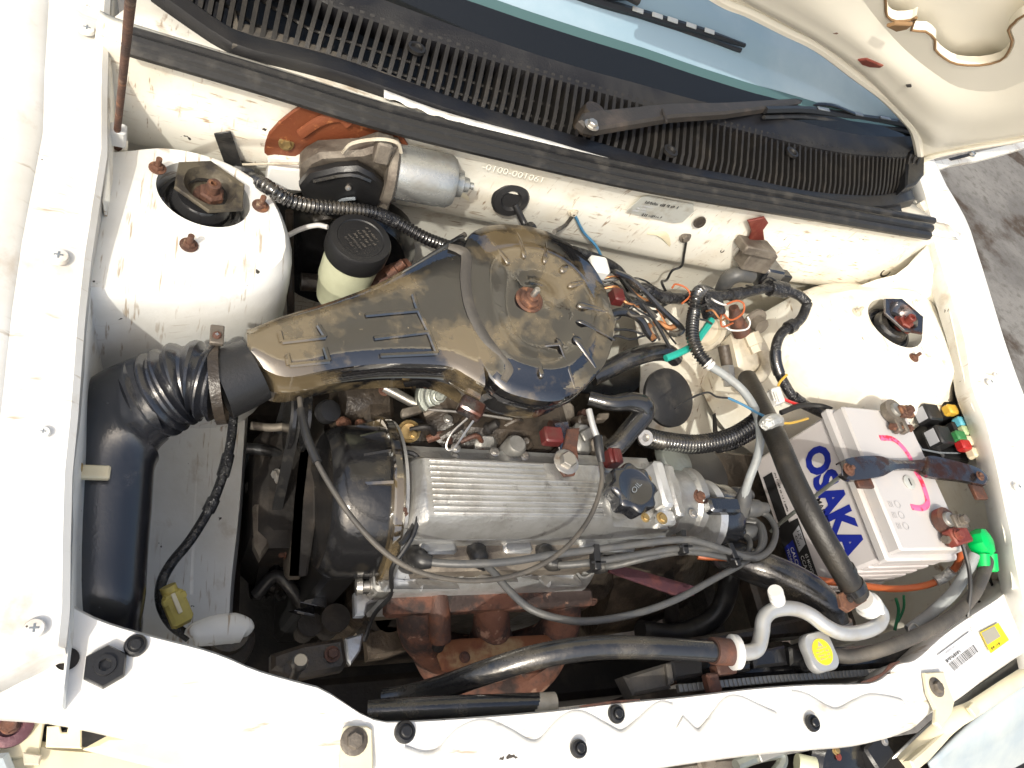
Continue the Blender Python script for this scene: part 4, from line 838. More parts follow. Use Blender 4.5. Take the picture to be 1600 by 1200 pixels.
for k in range(34):                              # greasy levers, unions and stubs crowding the inlet side
    x, y = rq.uniform(640, 940), rq.uniform(640, 708); p = P(x, y, .742+.028*rq.random()); m_ = rq.choice(('grease', 'cast_dirty', 'grease', 'alu_dull', 'soot', 'rust_dark', 'cast_dirty'))
    if k % 3 == 0: MB().lathe(p-V(0, 0, .012), unit(V(rq.uniform(-.6, .6), rq.uniform(-.8, .1), 1)), [(.007, 0), (.008, .014), (.0055, .016), (.0055, .026), (.004, .028), (.001, .028)], 12).build('union', m_, cb)
    elif k % 3 == 1: MB().tube([p+V(-.016, rq.uniform(-.01, .01), -.004), p+V(0, 0, .006), p+V(.014, rq.uniform(-.014, .014), -.008)], rq.uniform(.0025, .0055), 8, 5).build('stub_pipe', m_, cb)
    else: MB().box(p, unit(V(1, rq.uniform(-.6, .6), 0))*rq.uniform(.006, .014), unit(V(-rq.uniform(-.6, .6), 1, .1))*rq.uniform(.003, .008), V(0, 0, rq.uniform(.003, .010)), .002).build('lever', m_, cb)
MB().lathe(P(638, 675, .752), unit(V(-.2, -.4, 1)), [(.013, 0), (.013, .008), (.010, .009), (.009, .006), (.0001, .006)], 24).build('brass_union', 'brass', cb)
b2 = MB().lathe(P(800, 702, .772), unit(V(0, 0, 1)), [(.013, -.03), (.013, .012), (.010, .016), (.001, .016)], 16)
solo('inlet_boss', b2, 'alu_dull', 'rounded alloy boss behind the ribbed valve cover', 'boss')
b2 = MB(); b2.box(P(882, 690, .79), V(.010, .002, 0), V(-.004, .022, .006), V(0, 0, .0015), .001)
solo('lifting_eye', b2, 'chrome_dirty', 'bent shiny lifting bracket behind the rusty strap', 'bracket')
b2 = MB().box(P(957, 716, .795), V(.009, 0, 0), V(0, .010, 0), V(0, 0, .010), .002); b2.box(P(962, 712, .806), V(.003, 0, 0), V(0, .009, 0), V(0, 0, .003), .001)
solo('sensor_plug', b2, 'dull_red', 'dull red plastic sensor plug behind the oil cap', 'connector')
b2 = MB().box(P(862, 682, .80), V(.012, 0, 0), V(0, .010, 0), V(0, 0, .008), .002)
solo('vacuum_valve', b2, 'dull_red', 'dark red vacuum valve beside the shiny lifting bracket', 'valve')
# gearbox lump on the right of the engine
gb = MB().tube([V(.58, .32, .50), V(.66, .32, .50), V(.74, .33, .48), V(.80, .34, .46)], [.13, .125, .11, .08], 22, 4)
solo('gearbox', gb, 'grease', 'oily black gearbox housing below the distributor', 'gearbox')
pu = MB().prism([P(*q, .66) for q in ((945, 880), (1000, 893), (1088, 918), (1082, 932), (1050, 930), (950, 895))], V(0, 0, .004), .001)
solo('stay_bracket', pu, 'purple_rust', 'purple rusted flat stay below the spark plug leads', 'bracket')

# hoses and brackets in the gap beside the apron
for k, (pts, r, m_, lab) in enumerate((([(385, 700, .60), (420, 705, .60), (450, 720, .585), (470, 760, .56)], .007, 'rubber', 'black hose in the gap just above the drive pulley'),
        ([(388, 760, .52), (420, 770, .53), (450, 800, .52), (470, 850, .50)], .010, 'rubber_dusty', 'dusty hose crossing in front of the drive pulley'),
        ([(392, 665, .64), (430, 668, .64), (468, 660, .65)], .005, 'cast_dirty', 'short brown pipe between apron edge and alternator'),
        ([(400, 930, .50), (430, 900, .52), (455, 920, .52), (480, 960, .50)], .008, 'rubber', 'black hose bending behind the oily mount bracket'))):
    solo('gap_hose', MB().tube(PP(pts), r, 12, 6), m_, lab, 'hose', 'hoses beside the apron')
gp = thing('tensioner', 'dull steel belt tensioner wheel beside the timing drum', 'pulley', P(455, 870, .50))
MB().lathe(P(452, 862, .56), V(1, 0, 0), [(.012, -.003), (.030, -.003), (.034, 0), (.034, .012), (.030, .015), (.010, .015)], 30).build('wheel', 'cast_dirty', gp)
MB().hexnut(P(446, 862, .56), V(-1, 0, 0), .007, .008, 1.3).build('bolt', 'rust_dark', gp)
gq = MB().prism([P(*q, .57) for q in ((392, 800), (408, 780), (420, 790), (418, 860), (404, 880), (394, 860))], V(0, 0, .02), .004)
solo('pump_bracket', gq, 'cast_dirty', 'brown cast bracket at the edge of the white apron', 'bracket')
# ================================================================== BATTERY
zb = .860
bA, bB, bC, bD = P(1299, 626, zb), P(1415, 638, zb), P(1497, 858, zb), P(1396, 878, zb)
bx0 = (bA[0]+bD[0])/2+.014; bx1 = bx0+.136; by1 = (bA[1]+bB[1])/2; by0 = (bC[1]+bD[1])/2; bz0 = zb-.185
bt = thing('battery', 'white OSAKA car battery with blue lettering and ribbed front', 'battery', V((bx0+bx1)/2, (by0+by1)/2, bz0))
case = MB().abox(bx0+.004, bx1-.004, by0+.005, by1-.005, bz0, zb-.026, .004).build('case', 'battery_case', bt)
MB().abox(bx0-.001, bx1+.001, by0, by1, zb-.034, zb-.019, .003).build('rim', 'battery_lid', bt)
lidb = MB().abox(bx0+.006, bx1-.002, by0+.007, by1-.006, zb-.021, zb, .003).build('lid', 'battery_lid', bt)
for i in range(7):                               # vertical grooves/ribs of the front wall
    z_ = zb-.045-.019*i
    MB().abox(bx0+.010, bx1-.010, by0+.0025, by0+.006, z_-.0065, z_+.0065, .002).build('rib', 'battery_case', case)
xf = bx0+.0037; fu, fv = V(0, -1, 0), V(0, 0, 1)
def L_(s, h): return V(xf, by1-.012-s, bz0+h)       # s along the side from the rear, h above the base
text_mb('OSAKA', L_(.026, .098), fu, fv, .040, .160, .05, .0004).build('brand_lettering', 'print_blue', case)
text_mb('MAINTENANCE', L_(.094, .090), fu, fv, .0088, .080, .012, .0004).build('lettering', 'print_black', case)
text_mb('FREE', L_(.094, .077), fu, fv, .0088, .028, .012, .0004).build('lettering', 'print_black', case)
def quad(pts, m, name, par, off=V(-.0003, 0, 0)): MB().add([p+off for p in pts], [tuple(range(len(pts)))]).build(name, m, par)
quad([L_(.025, .010), L_(.105, .010), L_(.105, .030), L_(.025, .030)], 'print_black', 'print_panel', case)
marks(L_(.028, .033), fu, fv, .06, .0035, 3, .0004).build('lettering', 'print_black', case)
quad([L_(.105, .004), L_(.195, .004), L_(.215, .025), L_(.195, .048), L_(.105, .048)], 'print_black', 'print_panel', case)
quad([L_(.135, .006), L_(.193, .006), L_(.180, .026), L_(.130, .026)], 'print_blue', 'print_panel', case, V(-.0006, 0, 0))
quad([L_(.122, .030), L_(.150, .030), L_(.143, .046), L_(.115, .046)], 'print_label_grey', 'print_panel', case, V(-.0006, 0, 0))
text_mb('CALCIUM', L_(.139, .017), fu, fv, .006, .040, .01, .0010).build('lettering', 'print_white', case)
text_mb('TECHNOLOGY', L_(.139, .009), fu, fv, .0045, .040, .005, .0010).build('lettering', 'print_white', case)
text_mb('CCA 410', L_(.156, .030), fu, fv, .006, .034, .005, .0010).build('lettering', 'print_white', case)
text_mb('65 MONTHS', L_(.156, .039), fu, fv, .005, .034, .005, .0010).build('lettering', 'print_white', case)
text_mb('12V', L_(.122, .039), fu, fv, .0055, .014, .005, .0010).build('lettering', 'print_black', case)
text_mb('45AH', L_(.126, .032), fu, fv, .005, .016, .005, .0010).build('lettering', 'print_black', case)
# lid details
LZ = zb+.0006
def lp(px, py, dz=0): return P(px, py, LZ+dz)
MB().tube([lp(*a) for a in ((1375, 684), (1395, 686), (1410, 698), (1422, 715), (1430, 735), (1440, 752), (1448, 775), (1449, 788), (1440, 794), (1424, 792))], .0042, 6, 5, flat=(.15, V(0, 0, 1))).build('crayon_mark', 'pink_crayon', lidb)
p = lp(1420, 754); MB().lathe(p, V(0, 0, 1), [(.010, 0), (.010, .0015), (.0085, .002), (.0001, .002)], 24).build('charge_eye', 'plate_grey', lidb)
MB().box(p+V(0, 0, .0022), V(.001, 0, 0), V(0, .005, 0), V(0, 0, .0003), .0001).build('eye_mark', 'print_black', lidb)
for i, (x, y) in enumerate(((1396, 788), (1402, 805), (1409, 822))):
    q = lp(x, y)
    MB().lathe(q+V(.008, 0, 0), V(0, 0, 1), [(.0052, 0), (.0052, .0003), (.0042, .0003), (.0042, 0)], 20, (False, False)).build('warning_mark', 'print_grey', lidb)
    for k in range(3): MB().box(q+V(-.008+.003*k, 0, .0002), V(.0006, 0, 0), V(0, .004, 0), V(0, 0, .0002), .0001).build('warning_mark', 'print_grey', lidb)
# battery hold-down clamp
hc = thing('battery_clamp', 'bare steel hold-down strap bent over the battery top', 'clamp', P(1420, 740, zb))
cl_u = [(1311, 722, .880), (1330, 715, .882), (1370, 712, .880), (1400, 719, .872), (1440, 718, .872), (1455, 712, .880), (1500, 722, .884), (1530, 732, .884), (1545, 745, .882)]
cl_d = [(1315, 742, .878), (1332, 750, .880), (1378, 744, .878), (1402, 733, .872), (1436, 734, .872), (1452, 744, .878), (1500, 750, .882), (1526, 755, .882), (1540, 758, .880)]
ru = catmull(PP(cl_u), 4); rd = catmull(PP(cl_d), 4)
MB().sheet([[p+V(0, 0, -.006) for p in ru], ru, [(p+q)/2+V(0, 0, .003) for p, q in zip(ru, rd)], rd, [q+V(0, 0, -.006) for q in rd]]).build('strap', 'chrome_dirty', hc, thick=-.0018)
fast(1326, 734, .887, 11, 'rust', hc, stud=.004); fast(1531, 744, .889, 8, 'rust', hc)
MB().tube([P(1326, 734, .88), P(1269, 779, .80), P(1222, 815, .74), P(1205, 830, .71)], .0028, 8, 2).build('rod', 'zinc', hc)
MB().box(P(1350, 756, .866), V(.014, 0, 0), V(0, .006, 0), V(0, 0, .003), .001).build('pad', 'rust_dark', hc)
MB().box(P(1528, 768, .86), V(.012, 0, 0), V(0, .012, 0), V(0, 0, .003), .001).build('foot', 'rust_dark', hc)
def terminal(name, label, c, m1, m2, dy):
    t = thing(name, label, 'terminal', c, None)
    MB().lathe(c, V(0, 0, 1), [(.0115, 0), (.0105, .016), (.009, .018), (.001, .018)], 20).build('post', 'alu_dull', t)
    MB().lathe(c, V(0, 0, 1), [(.018, .003), (.018, .013), (.0115, .014)], 22).build('ring', m1, t)
    for s_ in (-1, 1): MB().box(c+V(s_*.007, dy*.022, .008), V(.004, 0, 0), V(0, .011, 0), V(0, 0, .006), .0015).build('ear', m1, t)
    MB().lathe(c+V(-.018, dy*.025, .009), V(1, 0, 0), [(.0055, 0), (.0055, .006), (.003, .006), (.003, .032), (.006, .032), (.006, .038)], 6).build('clamp_bolt', m2, t)
    MB().box(c+V(.012, dy*.004, .018), V(.012, 0, 0), V(0, .009, 0), V(0, 0, .004), .0015).build('cable_shoe', m2, t)
    MB().hexnut(c+V(.013, dy*.004, .022), V(0, 0, 1), .0065, .007, 1.3).build('nut', m2, t)
terminal('battery_terminal', 'corroded brown terminal clamp at the rear of the battery', P(1388, 648, zb), 'cast_dirty', 'rust', -1)
terminal('battery_terminal', 'brown terminal clamp with red lug beside the green cap', P(1468, 818, zb), 'rust_dark', 'cast_dirty', -1)
lug = MB().box(P(1496, 838, zb+.012), V(.018, .003, 0), V(-.002, .011, 0), V(0, 0, .007), .002); lug.hexnut(P(1497, 836, zb+.02), V(0, 0, 1), .006, .006, 1.3)
solo('cable_lug', lug, 'red_rust', 'dark red cable lug bolted to the front battery terminal', 'lug')
# fuse and relay box behind the battery
fz_ = .845
fb = thing('fuse_box', 'black fuse and relay box between battery and fender', 'fuse box', P(1450, 670, .78))
poly = [P(*a, .80) for a in ((1408, 632), (1470, 640), (1498, 700), (1510, 735), (1450, 728), (1436, 708), (1415, 655))]
MB().prism(poly, V(0, 0, .03), .003).build('base', 'black_plastic', fb)
def relay(a, s1, s2, h, m, name, lab=None):
    p = P(*a, .83 if h > .02 else .85); MB().box(p+V(0, 0, h/2), V(s1, 0, 0), V(0, s2, 0), V(0, 0, h/2), .0025).build(name, m, fb)
    if lab: MB().box(p+V(-s1-.0003, 0, h*.5), V(.0003, 0, 0), V(0, s2*.75, 0), V(0, 0, h*.32), .0001).build('relay_label', lab, fb)
relay((1438, 655), .015, .014, .026, 'black_plastic', 'relay', 'print_label_grey'); relay((1466, 650), .016, .014, .026, 'black_plastic', 'relay')
relay((1455, 690), .015, .015, .026, 'black_plastic', 'relay', 'print_label_grey'); relay((1482, 684), .016, .015, .026, 'black_plastic', 'relay')
for a, m in (((1478, 645), 'wire_yellow'), ((1494, 664), 'relay_blue'), ((1500, 678), 'relay_olive'), ((1490, 686), 'relay_green'), ((1508, 694), 'relay_tan'), ((1498, 700), 'relay_red'), ((1515, 712), 'relay_tan')):
    relay(a, .010, .008, .015, m, 'fuse')
MB().tube([P(*a, .834) for a in ((1420, 660), (1440, 702), (1500, 708))], .0015, 6, 2).build('box_edge', 'grey_plastic', fb)
# washer bottle beside the battery
wt = thing('washer_bottle', 'cream washer bottle with bright green cap beside the battery', 'bottle', P(1520, 830, .70))
MB().prism([P(*a, .70) for a in ((1490, 760), (1530, 768), (1555, 800), (1570, 850), (1566, 892), (1535, 900), (1510, 840))], V(0, 0, .13), .014).build('tank', 'bay_paint', wt)
gcp = P(1533, 848, .852)
MB().lathe(gcp, unit(V(.2, -.1, 1)), [(.013, -.012), (.017, -.006), (.0185, .002), (.017, .009), (.010, .012), (.001, .0125)], 26, lobes=(9, .05, .012)).build('cap', 'cap_green', wt)
for dx in (-.007, .009): MB().lathe(gcp+V(dx, -.015, 0), unit(V(-.05, -.9, -.35)), [(.008, 0), (.0085, .022), (.006, .024)], 14).build('cap_spout', 'cap_green', wt)
# small brown horn-like switch in the corner
hs = MB().lathe(P(1545, 888, .80), unit(V(.9, -.2, .3)), [(.012, 0), (.016, .004), (.016, .018), (.010, .022), (.010, .032), (.014, .034), (.014, .042)], 18)
solo('corner_switch', hs, 'beige_metal', 'pinkish cylindrical switch in the corner by the support', 'switch')

# ================================================================== RADIATOR
rd_ = thing('radiator', 'black radiator with top tank behind the white support', 'radiator', P(1200, 1060, .35))
zr = .785
MB().prism([P(*a, zr-.04) for a in ((1030, 1040), (1100, 1030), (1320, 1018), (1440, 1004), (1440, 1030), (1395, 1048), (1200, 1066), (1030, 1078))], V(0, 0, .04), .006).build('top_tank', 'black_paint', rd_)
MB().abox(P(1000, 1080, .6)[0], P(1420, 1040, .75)[0], .075, .100, .35, .745, .004).build('core', 'soot', rd_)
fin = [P(1062, 1076, zr+.003), P(1200, 1062, zr+.003), P(1352, 1052, zr+.003)]
for q in resample(catmull(fin, 4), 46):
    MB().box(q, V(.0026, 0, 0), V(0, .004, 0), V(0, 0, .003), .0006).build('crimp_tab', 'alu_dull', rd_)
MB().prism([P(*a, zr) for a in ((1040, 1036), (1088, 1030), (1090, 1058), (1044, 1066))], V(0, 0, .012), .003).build('side_box', 'black_plastic', rd_)
for (a, b, c, d) in (((1165, 1022), (1215, 1012), (1220, 1042), (1168, 1048)), ((1222, 1014), (1246, 1018), (1248, 1042), (1224, 1044)), ((1140, 1040), (1162, 1036), (1162, 1052), (1142, 1054))):
    MB().prism([P(*q, zr) for q in (a, b, c, d)], V(0, 0, .014), .003).build('tank_boss', 'black_paint', rd_)
MB().prism([P(*q, .70) for q in ((1010, 1012), (1150, 990), (1255, 968), (1290, 978), (1240, 1000), (1130, 1010), (1020, 1030))], V(0, 0, .03), .004).build('fan_shroud', 'grease', rd_)
MB().prism([P(*q, zr+.004) for q in ((1032, 1040), (1040, 1038), (1045, 1070), (1036, 1074))], V(0, 0, .012), .002).build('side_flange', 'rubber_dusty', rd_)
sb = MB().prism([P(*q, zr-.01) for q in ((960, 1062), (1025, 1042), (1030, 1062), (1034, 1080), (975, 1092))], V(0, 0, .02), .003)
solo('shroud_bracket', sb, 'rubber_dusty', 'dusty grey metal bracket at the end of the radiator', 'bracket')
rcp = P(1282, 1018, .822)
MB().lathe(rcp-V(0, 0, .05), V(0, 0, 1), [(.016, 0), (.016, .045)], 20).build('filler_neck', 'black_paint', rd_)
MB().lathe(rcp-V(0, 0, .02)+V(.01, 0, 0), unit(V(1, -.1, -.1)), [(.006, 0), (.006, .04)], 12).build('overflow_spout', 'grey_plastic', rd_)
rc_ = thing('pressure_cap', 'metal radiator cap with yellow warning disc', 'radiator cap', rcp-V(0, 0, .006))
ears = []
for k in range(60):
    t = 2*math.pi*k/60; r = .0232*(1-.085*math.cos(4*(t-.1)))
    ears.append((r, t))
def er(k, dz): return [rcp+V(r*k*math.cos(t), r*k*math.sin(t), dz) for r, t in ears]
MB().rings([er(.97, -.008), er(1, -.007), er(1.0, .0), er(.94, .0025), er(.5, .0035), er(.05, .0035)]).build('cap', 'pipe_alu', rc_)
yd = MB().lathe(rcp+V(-.001, -.001, .0036), V(0, 0, 1), [(.0142, 0), (.0142, .0004), (.0001, .0004)], 32).build('warning_disc', 'sticker_yellow', rc_)
tu, tv = unit(V(1, .12, 0)), unit(V(-.12, 1, 0))
o = rcp+V(-.001, -.001, .0042)
for i in range(4): marks(o+tv*(.003-.0038*i)-tu*(.0105-.001*abs(i-1)), tu, tv, .020-.002*abs(i-1), .0021, 40+i, .0002).build('lettering', 'sticker_grey', yd)
MB().add([o+tv*.006-tu*.004, o+tv*.006+tu*.004, o+tv*.012], [(0, 1, 2)]).build('warning_triangle', 'sticker_grey', yd)

# ================================================================== THINGS ON THE FIREWALL
# wiper motor
wm = thing('wiper_motor', 'silver wiper motor with black gear cover on an orange plate', 'motor', onfw(560, 290))
def fw(px, py, l=0): return onfw(px, py)+FWN*l
pl_ = catmull([fw(*a, .001) for a in ((412, 236), (420, 205), (455, 172), (490, 155), (530, 162), (570, 178), (610, 195), (640, 230), (620, 290), (560, 300), (470, 280), (425, 250))], 2)
MB().prism(pl_, FWN*.004, .0015).build('mount_plate', 'orange_rust', wm)
MB().tube([fw(*a, .006) for a in ((470, 205), (500, 185), (530, 178), (545, 190))], .006, 8, 5, flat=(.6, FWN)).build('plate_ridge', 'orange_rust', wm)
fast(0, 0, 0, 12, 'brass', wm, FWN, pos=fw(447, 221, .004))
tri = [fw(*a, .006) for a in ((414, 232), (424, 226), (426, 236))]
mc = fw(545, 250, .035)
gu, gv = unit(V(1, 0, .0)), unit(np.cross(FWN, V(1, 0, 0)))
gbx = [fw(*a, .010) for a in ((468, 232), (478, 222), (496, 212), (560, 208), (590, 198), (612, 205), (612, 290), (590, 296), (520, 290), (480, 275), (466, 255))]
MB().prism(gbx, FWN*.030, .005).build('gear_housing', 'cast_dirty', wm)
cv = [fw(*a, .042) for a in ((464, 252), (480, 232), (520, 222), (552, 220), (575, 232), (592, 250), (588, 275), (575, 292), (545, 303), (518, 304), (490, 292), (474, 278))]
cvo = MB().prism(cv, FWN*.014, .004).build('gear_cover', 'black_plastic', wm)
MB().tube([fw(*a, .057) for a in ((486, 240), (540, 230), (570, 240))], .003, 6, 3).build('cover_ridge', 'black_paint', cvo)
MB().tube([fw(*a, .057) for a in ((518, 278), (530, 270), (548, 268))], .002, 6, 3).build('cover_ridge', 'grey_plastic', cvo)
screw(fw(537, 251, .057), .0035, 'steel', cvo, FWN)
mo = fw(612, 246, .030); md_ = unit(fw(700, 262, .032)-mo)
MB().lathe(mo-md_*.012, md_, [(.034, 0), (.036, .003), (.036, .009), (.032, .012)], 28, up=FWN).build('motor_flange', 'cast_dirty', wm)
MB().lathe(mo, md_, [(.030, 0), (.030, .050), (.0295, .052), (.0295, .060), (.026, .066), (.018, .067), (.016, .069), (.015, .076), (.009, .078), (.008, .084), (.004, .086), (.004, .090), (.001, .090)], 36).build('motor_can', 'motor_metal', wm)
for x, y in ((590, 204), (588, 290)): MB().box(fw(x, y, .04), V(.008, 0, 0), gv*.012, FWN*.012, .002).build('flange_ear', 'cast_dirty', wm)
MB().tube([fw(*a, .046) for a in ((530, 205), (545, 190), (585, 184), (612, 190), (618, 205))], .002, 6, 4).build('wire', 'beige_metal', wm)
MB().box(fw(448, 258, .02), V(.022, 0, .003), gv*.014, FWN*.012, .002).build('connector', 'white_plastic', wm)
MB().prism([fw(*a, .002) for a in ((575, 284), (600, 296), (632, 290), (640, 282), (640, 292), (612, 300), (598, 306), (582, 304))], FWN*.004, .001).build('plate_foot', 'red_rust', wm)
rdc = MB().prism([fw(*a, .0006) for a in ((607, 306), (616, 306), (612, 316), (607, 318))], FWN*.001)
solo('red_paint_chip', rdc, 'red_rust', 'small dark red chip in the paint under the wiper motor', 'mark')
# grommet with cable, bolts, plate, clips
gm = MB().lathe(fw(797, 309, 0), FWN, [(.024, 0), (.025, .003), (.022, .007), (.014, .008), (.011, .004), (.0001, .004)], 30)
solo('cable_grommet', gm, 'rubber', 'round black rubber grommet in the firewall', 'grommet')
tc_ = MB().tube([fw(802, 314, .008), fw(812, 330, .035), P(830, 352, .895), P(838, 366, .885)], .0045, 10, 5)
solo('throttle_cable', tc_, 'wire_black', 'black cable leaving the firewall grommet towards the air cleaner', 'cable')
pla = MB().prism([fw(*a, .0008) for a in ((978, 330), (1002, 307), (1012, 305), (1083, 318), (1083, 330), (1066, 346), (1052, 347))], FWN*.001)
plo = pla.build('identification_plate', 'plate_grey'); tag(plo, 'grey identification plate riveted to the firewall', 'plate')
a0, a1 = fw(1008, 312, .0024), fw(1076, 324, .0024); pu_ = unit(a1-a0); pv_ = unit(np.cross(FWN, pu_))
marks(a0-pv_*.004, pu_, pv_, .052, .0042, 11, .0004).build('lettering', 'print_black', plo)
for i in range(3): marks(a0-pv_*(.009+.004*i)-pu_*(.004*i+.004), pu_, pv_, .020, .0022, 20+i, .0004).build('lettering', 'print_label_grey', plo)
marks(a0-pv_*.0225+pu_*.004, pu_, pv_, .032, .0042, 14, .0004, .85).build('lettering', 'print_black', plo)
a0, a1 = fw(752, 262, .0016), fw(845, 284, .0016)
vi = text_mb('-0100-001061', a0, unit(a1-a0), unit(np.cross(FWN, a1-a0)), .0075, np.linalg.norm(a1-a0), -.004, .0006)
vo = vi.build('stamped_number', 'stamped_paint'); tag(vo, 'faint number stamped in the firewall paint', 'number')
for x, y, r, lab in ((1093, 347, 9, 'dark oval hole in the firewall beside the identification plate'), (1383, 425, 8, 'round dark plug in the firewall behind the rear strut tower'), (1128, 391, 3, 'tiny dark hole in the firewall under the ignition coil bracket')):
    p = fw(x, y, 0); o = MB().lathe(p, FWN, [(r*mpp(p)*1.15, 0), (r*mpp(p)*1.1, .002), (r*mpp(p)*.8, .002), (r*mpp(p)*.7, .0005), (.0001, .0005)], 20).build('firewall_plug', 'grease'); tag(o, lab, 'plug')
for pts, lab in (([(708, 296), (725, 300), (745, 318), (762, 340)], 'yellowed sealant strip smeared on the firewall near the grommet'), ([(1012, 362), (1035, 364), (1052, 385), (1062, 396)], 'pale yellow sealant smear on the firewall near the earth bolt')):
    o = MB().tube([fw(*a, .0005) for a in pts], [.004, .008, .005, .004], 8, 5, flat=(.25, FWN)).build('sealant_strip', 'cream_plastic'); tag(o, lab, 'sealant')
# ignition coil
ic = thing('ignition_coil', 'black ignition coil block on a rusty bracket', 'ignition coil', fw(1175, 400))
MB().prism([fw(*a, .002) for a in ((1166, 342), (1192, 336), (1198, 345), (1190, 356), (1192, 372), (1168, 372), (1172, 358))], FWN*.004, .001).build('bracket', 'red_rust', ic)
MB().box(fw(1172, 376, .016), gu*.028, gv*.007, FWN*.016, .002).build('bracket_bar', 'cast_dirty', ic)
MB().box(fw(1174, 394, .014), gu*.025, gv*.017, FWN*.014, .002).build('core', 'cast_dirty', ic)
MB().box(fw(1186, 414, .022), gu*.018, gv*.019, FWN*.020, .003).build('body', 'cap_black', ic)
MB().box(fw(1214, 420, .020), gu*.010, gv*.008, FWN*.010, .002).build('plug', 'black_plastic', ic)
cbt = MB().tube([fw(1160, 412, .03), fw(1138, 408, .034), fw(1122, 414, .036), fw(1112, 430, .036), fw(1104, 442, .036)], [.0115, .012, .0125, .0105, .007], 16, 5)
cbt.build('lead_boot', 'grey_rubber', ic)
# earth bolt with lead
eb = MB().hexnut(fw(1070, 370, .001), FWN, .006, .006, 1.5); solo('earth_bolt', eb, 'cast_dirty', 'brown earth bolt on the firewall with a black lead', 'bolt')
eb = MB().hexnut(fw(895, 330, .001), FWN, .005, .006, 1.5); solo('earth_bolt', eb, 'beige_metal', 'small earth bolt on the firewall with taped lead beside the air cleaner', 'bolt')
# brake fluid reservoir
bf = thing('brake_reservoir', 'cloudy plastic brake fluid reservoir with black cap', 'reservoir', P(540, 470, .74))
bc = P(564, 372, .872); bax = unit(V(.02, -.02, 1))
MB().lathe(bc, bax, [(.034, -.026), (.0350, -.022), (.0350, -.004), (.033, 0), (.026, .0005), (.025, -.0008), (.0001, -.0008)], 44).build('cap', 'black_plastic', bf)
MB().lathe(bc, bax, [(.024, -.11), (.026, -.10), (.029, -.075), (.0305, -.072), (.0305, -.069), (.031, -.05), (.0315, -.024), (.001, -.022)], 40).build('bottle', 'bottle_plastic', bf)
MB().box(bc+V(.018, -.026, -.075), V(.006, .003, 0), V(-.001, .003, 0), V(0, 0, .014), .001).build('level_tab', 'bottle_plastic', bf)
tu, tv = unit(V(.55, -.8, 0)), unit(V(.8, .55, 0))
for i in range(6): marks(bc+tv*(.013-.006*i)-tu*(.010-.002*(i % 2)), tu, tv, .022, .0030, 60+i, .0008).build('lettering', 'rubber_dusty', bf)
mc_ = MB().tube([P(560, 470, .77), P(600, 440, .79), P(640, 420, .80)], [.014, .016, .014], 16, 4); mc_.lathe(P(606, 430, .81), unit(V(.5, .3, .5)), [(.009, 0), (.009, .012), (.006, .013), (.006, .024)], 12)
solo('brake_cylinder', mc_, 'rust_dark', 'brown greasy brake master cylinder behind the reservoir', 'cylinder')
bst = MB().lathe(V(.19, .70, .70), V(0, -1, .05), [(.10, 0), (.10, .03), (.085, .05), (.03, .06), (.001, .06)], 36)
solo('brake_booster', bst, 'black_paint', 'black round brake booster in the shade behind the reservoir', 'booster')
sc = MB().tube([P(452, 330, .80), P(453, 400, .74), P(454, 460, .70), P(455, 520, .62)], .005, 10, 4); sc.lathe(P(470, 440, .70), V(1, 0, .1), [(.012, 0), (.012, .05), (.009, .052), (.009, .07)], 14)
solo('clutch_linkage', sc, 'grease', 'greasy rod and cylinder between strut tower and reservoir', 'linkage')
# heater pipes and expansion valve on the right of the firewall
hv_ = thing('expansion_valve', 'beige air conditioning valve block with bent pipes', 'valve', P(1150, 560, .70))
MB().box(P(1158, 555, .765), V(.024, .002, 0), V(-.004, .030, .008), V(0, 0, .018), .006).build('block', 'beige_metal', hv_)
MB().tube([P(*a) for a in ((1182, 530, .79), (1193, 550, .785), (1198, 570, .78), (1188, 588, .775), (1172, 596, .77))], .0095, 14, 6).build('pipe', 'beige_metal', hv_)
MB().lathe(P(1172, 522, .795), unit(V(.3, -.8, -.2)), [(.013, 0), (.013, .018), (.011, .019), (.011, .03)], 6).build('fitting', 'beige_metal', hv_)
MB().tube([P(*a) for a in ((1146, 480, .83), (1152, 505, .81), (1160, 520, .80))], [.007, .012, .014], 12, 4).build('sensor', 'rust_dark', hv_)
MB().lathe(P(1178, 500, .80), unit(V(.1, -.9, .4)), [(.020, 0), (.020, .004), (.012, .006), (.012, .02)], 20).build('washer', 'cast_dirty', hv_)
MB().tube([P(*a) for a in ((1130, 540, .78), (1135, 565, .77), (1138, 590, .76))], [.009, .009, .008], 12, 3).build('pipe', 'grease', hv_)
MB().lathe(P(1136, 572, .772), unit(V(.05, -.8, -.3)), [(.010, 0), (.010, .02), (.008, .021), (.008, .03)], 6).build('fitting', 'steel', hv_)
bp_ = MB().lathe(P(1102, 515, .77), unit(V(0, -.8, .5)), [(.035, 0), (.037, .006), (.03, .012), (.022, .012), (.020, .004), (.0001, .004)], 30)
solo('heater_collar', bp_, 'beige_metal', 'beige round heater pipe collar on the firewall', 'collar')
dp = MB().lathe(P(1042, 622, .735), unit(V(.05, -.35, 1)), [(.043, 0), (.043, .006), (.040, .008), (.0001, .0085)], 40)
solo('round_cover', dp, 'rubber', 'flat round black cover on the cream floor right of the air cleaner', 'cover')

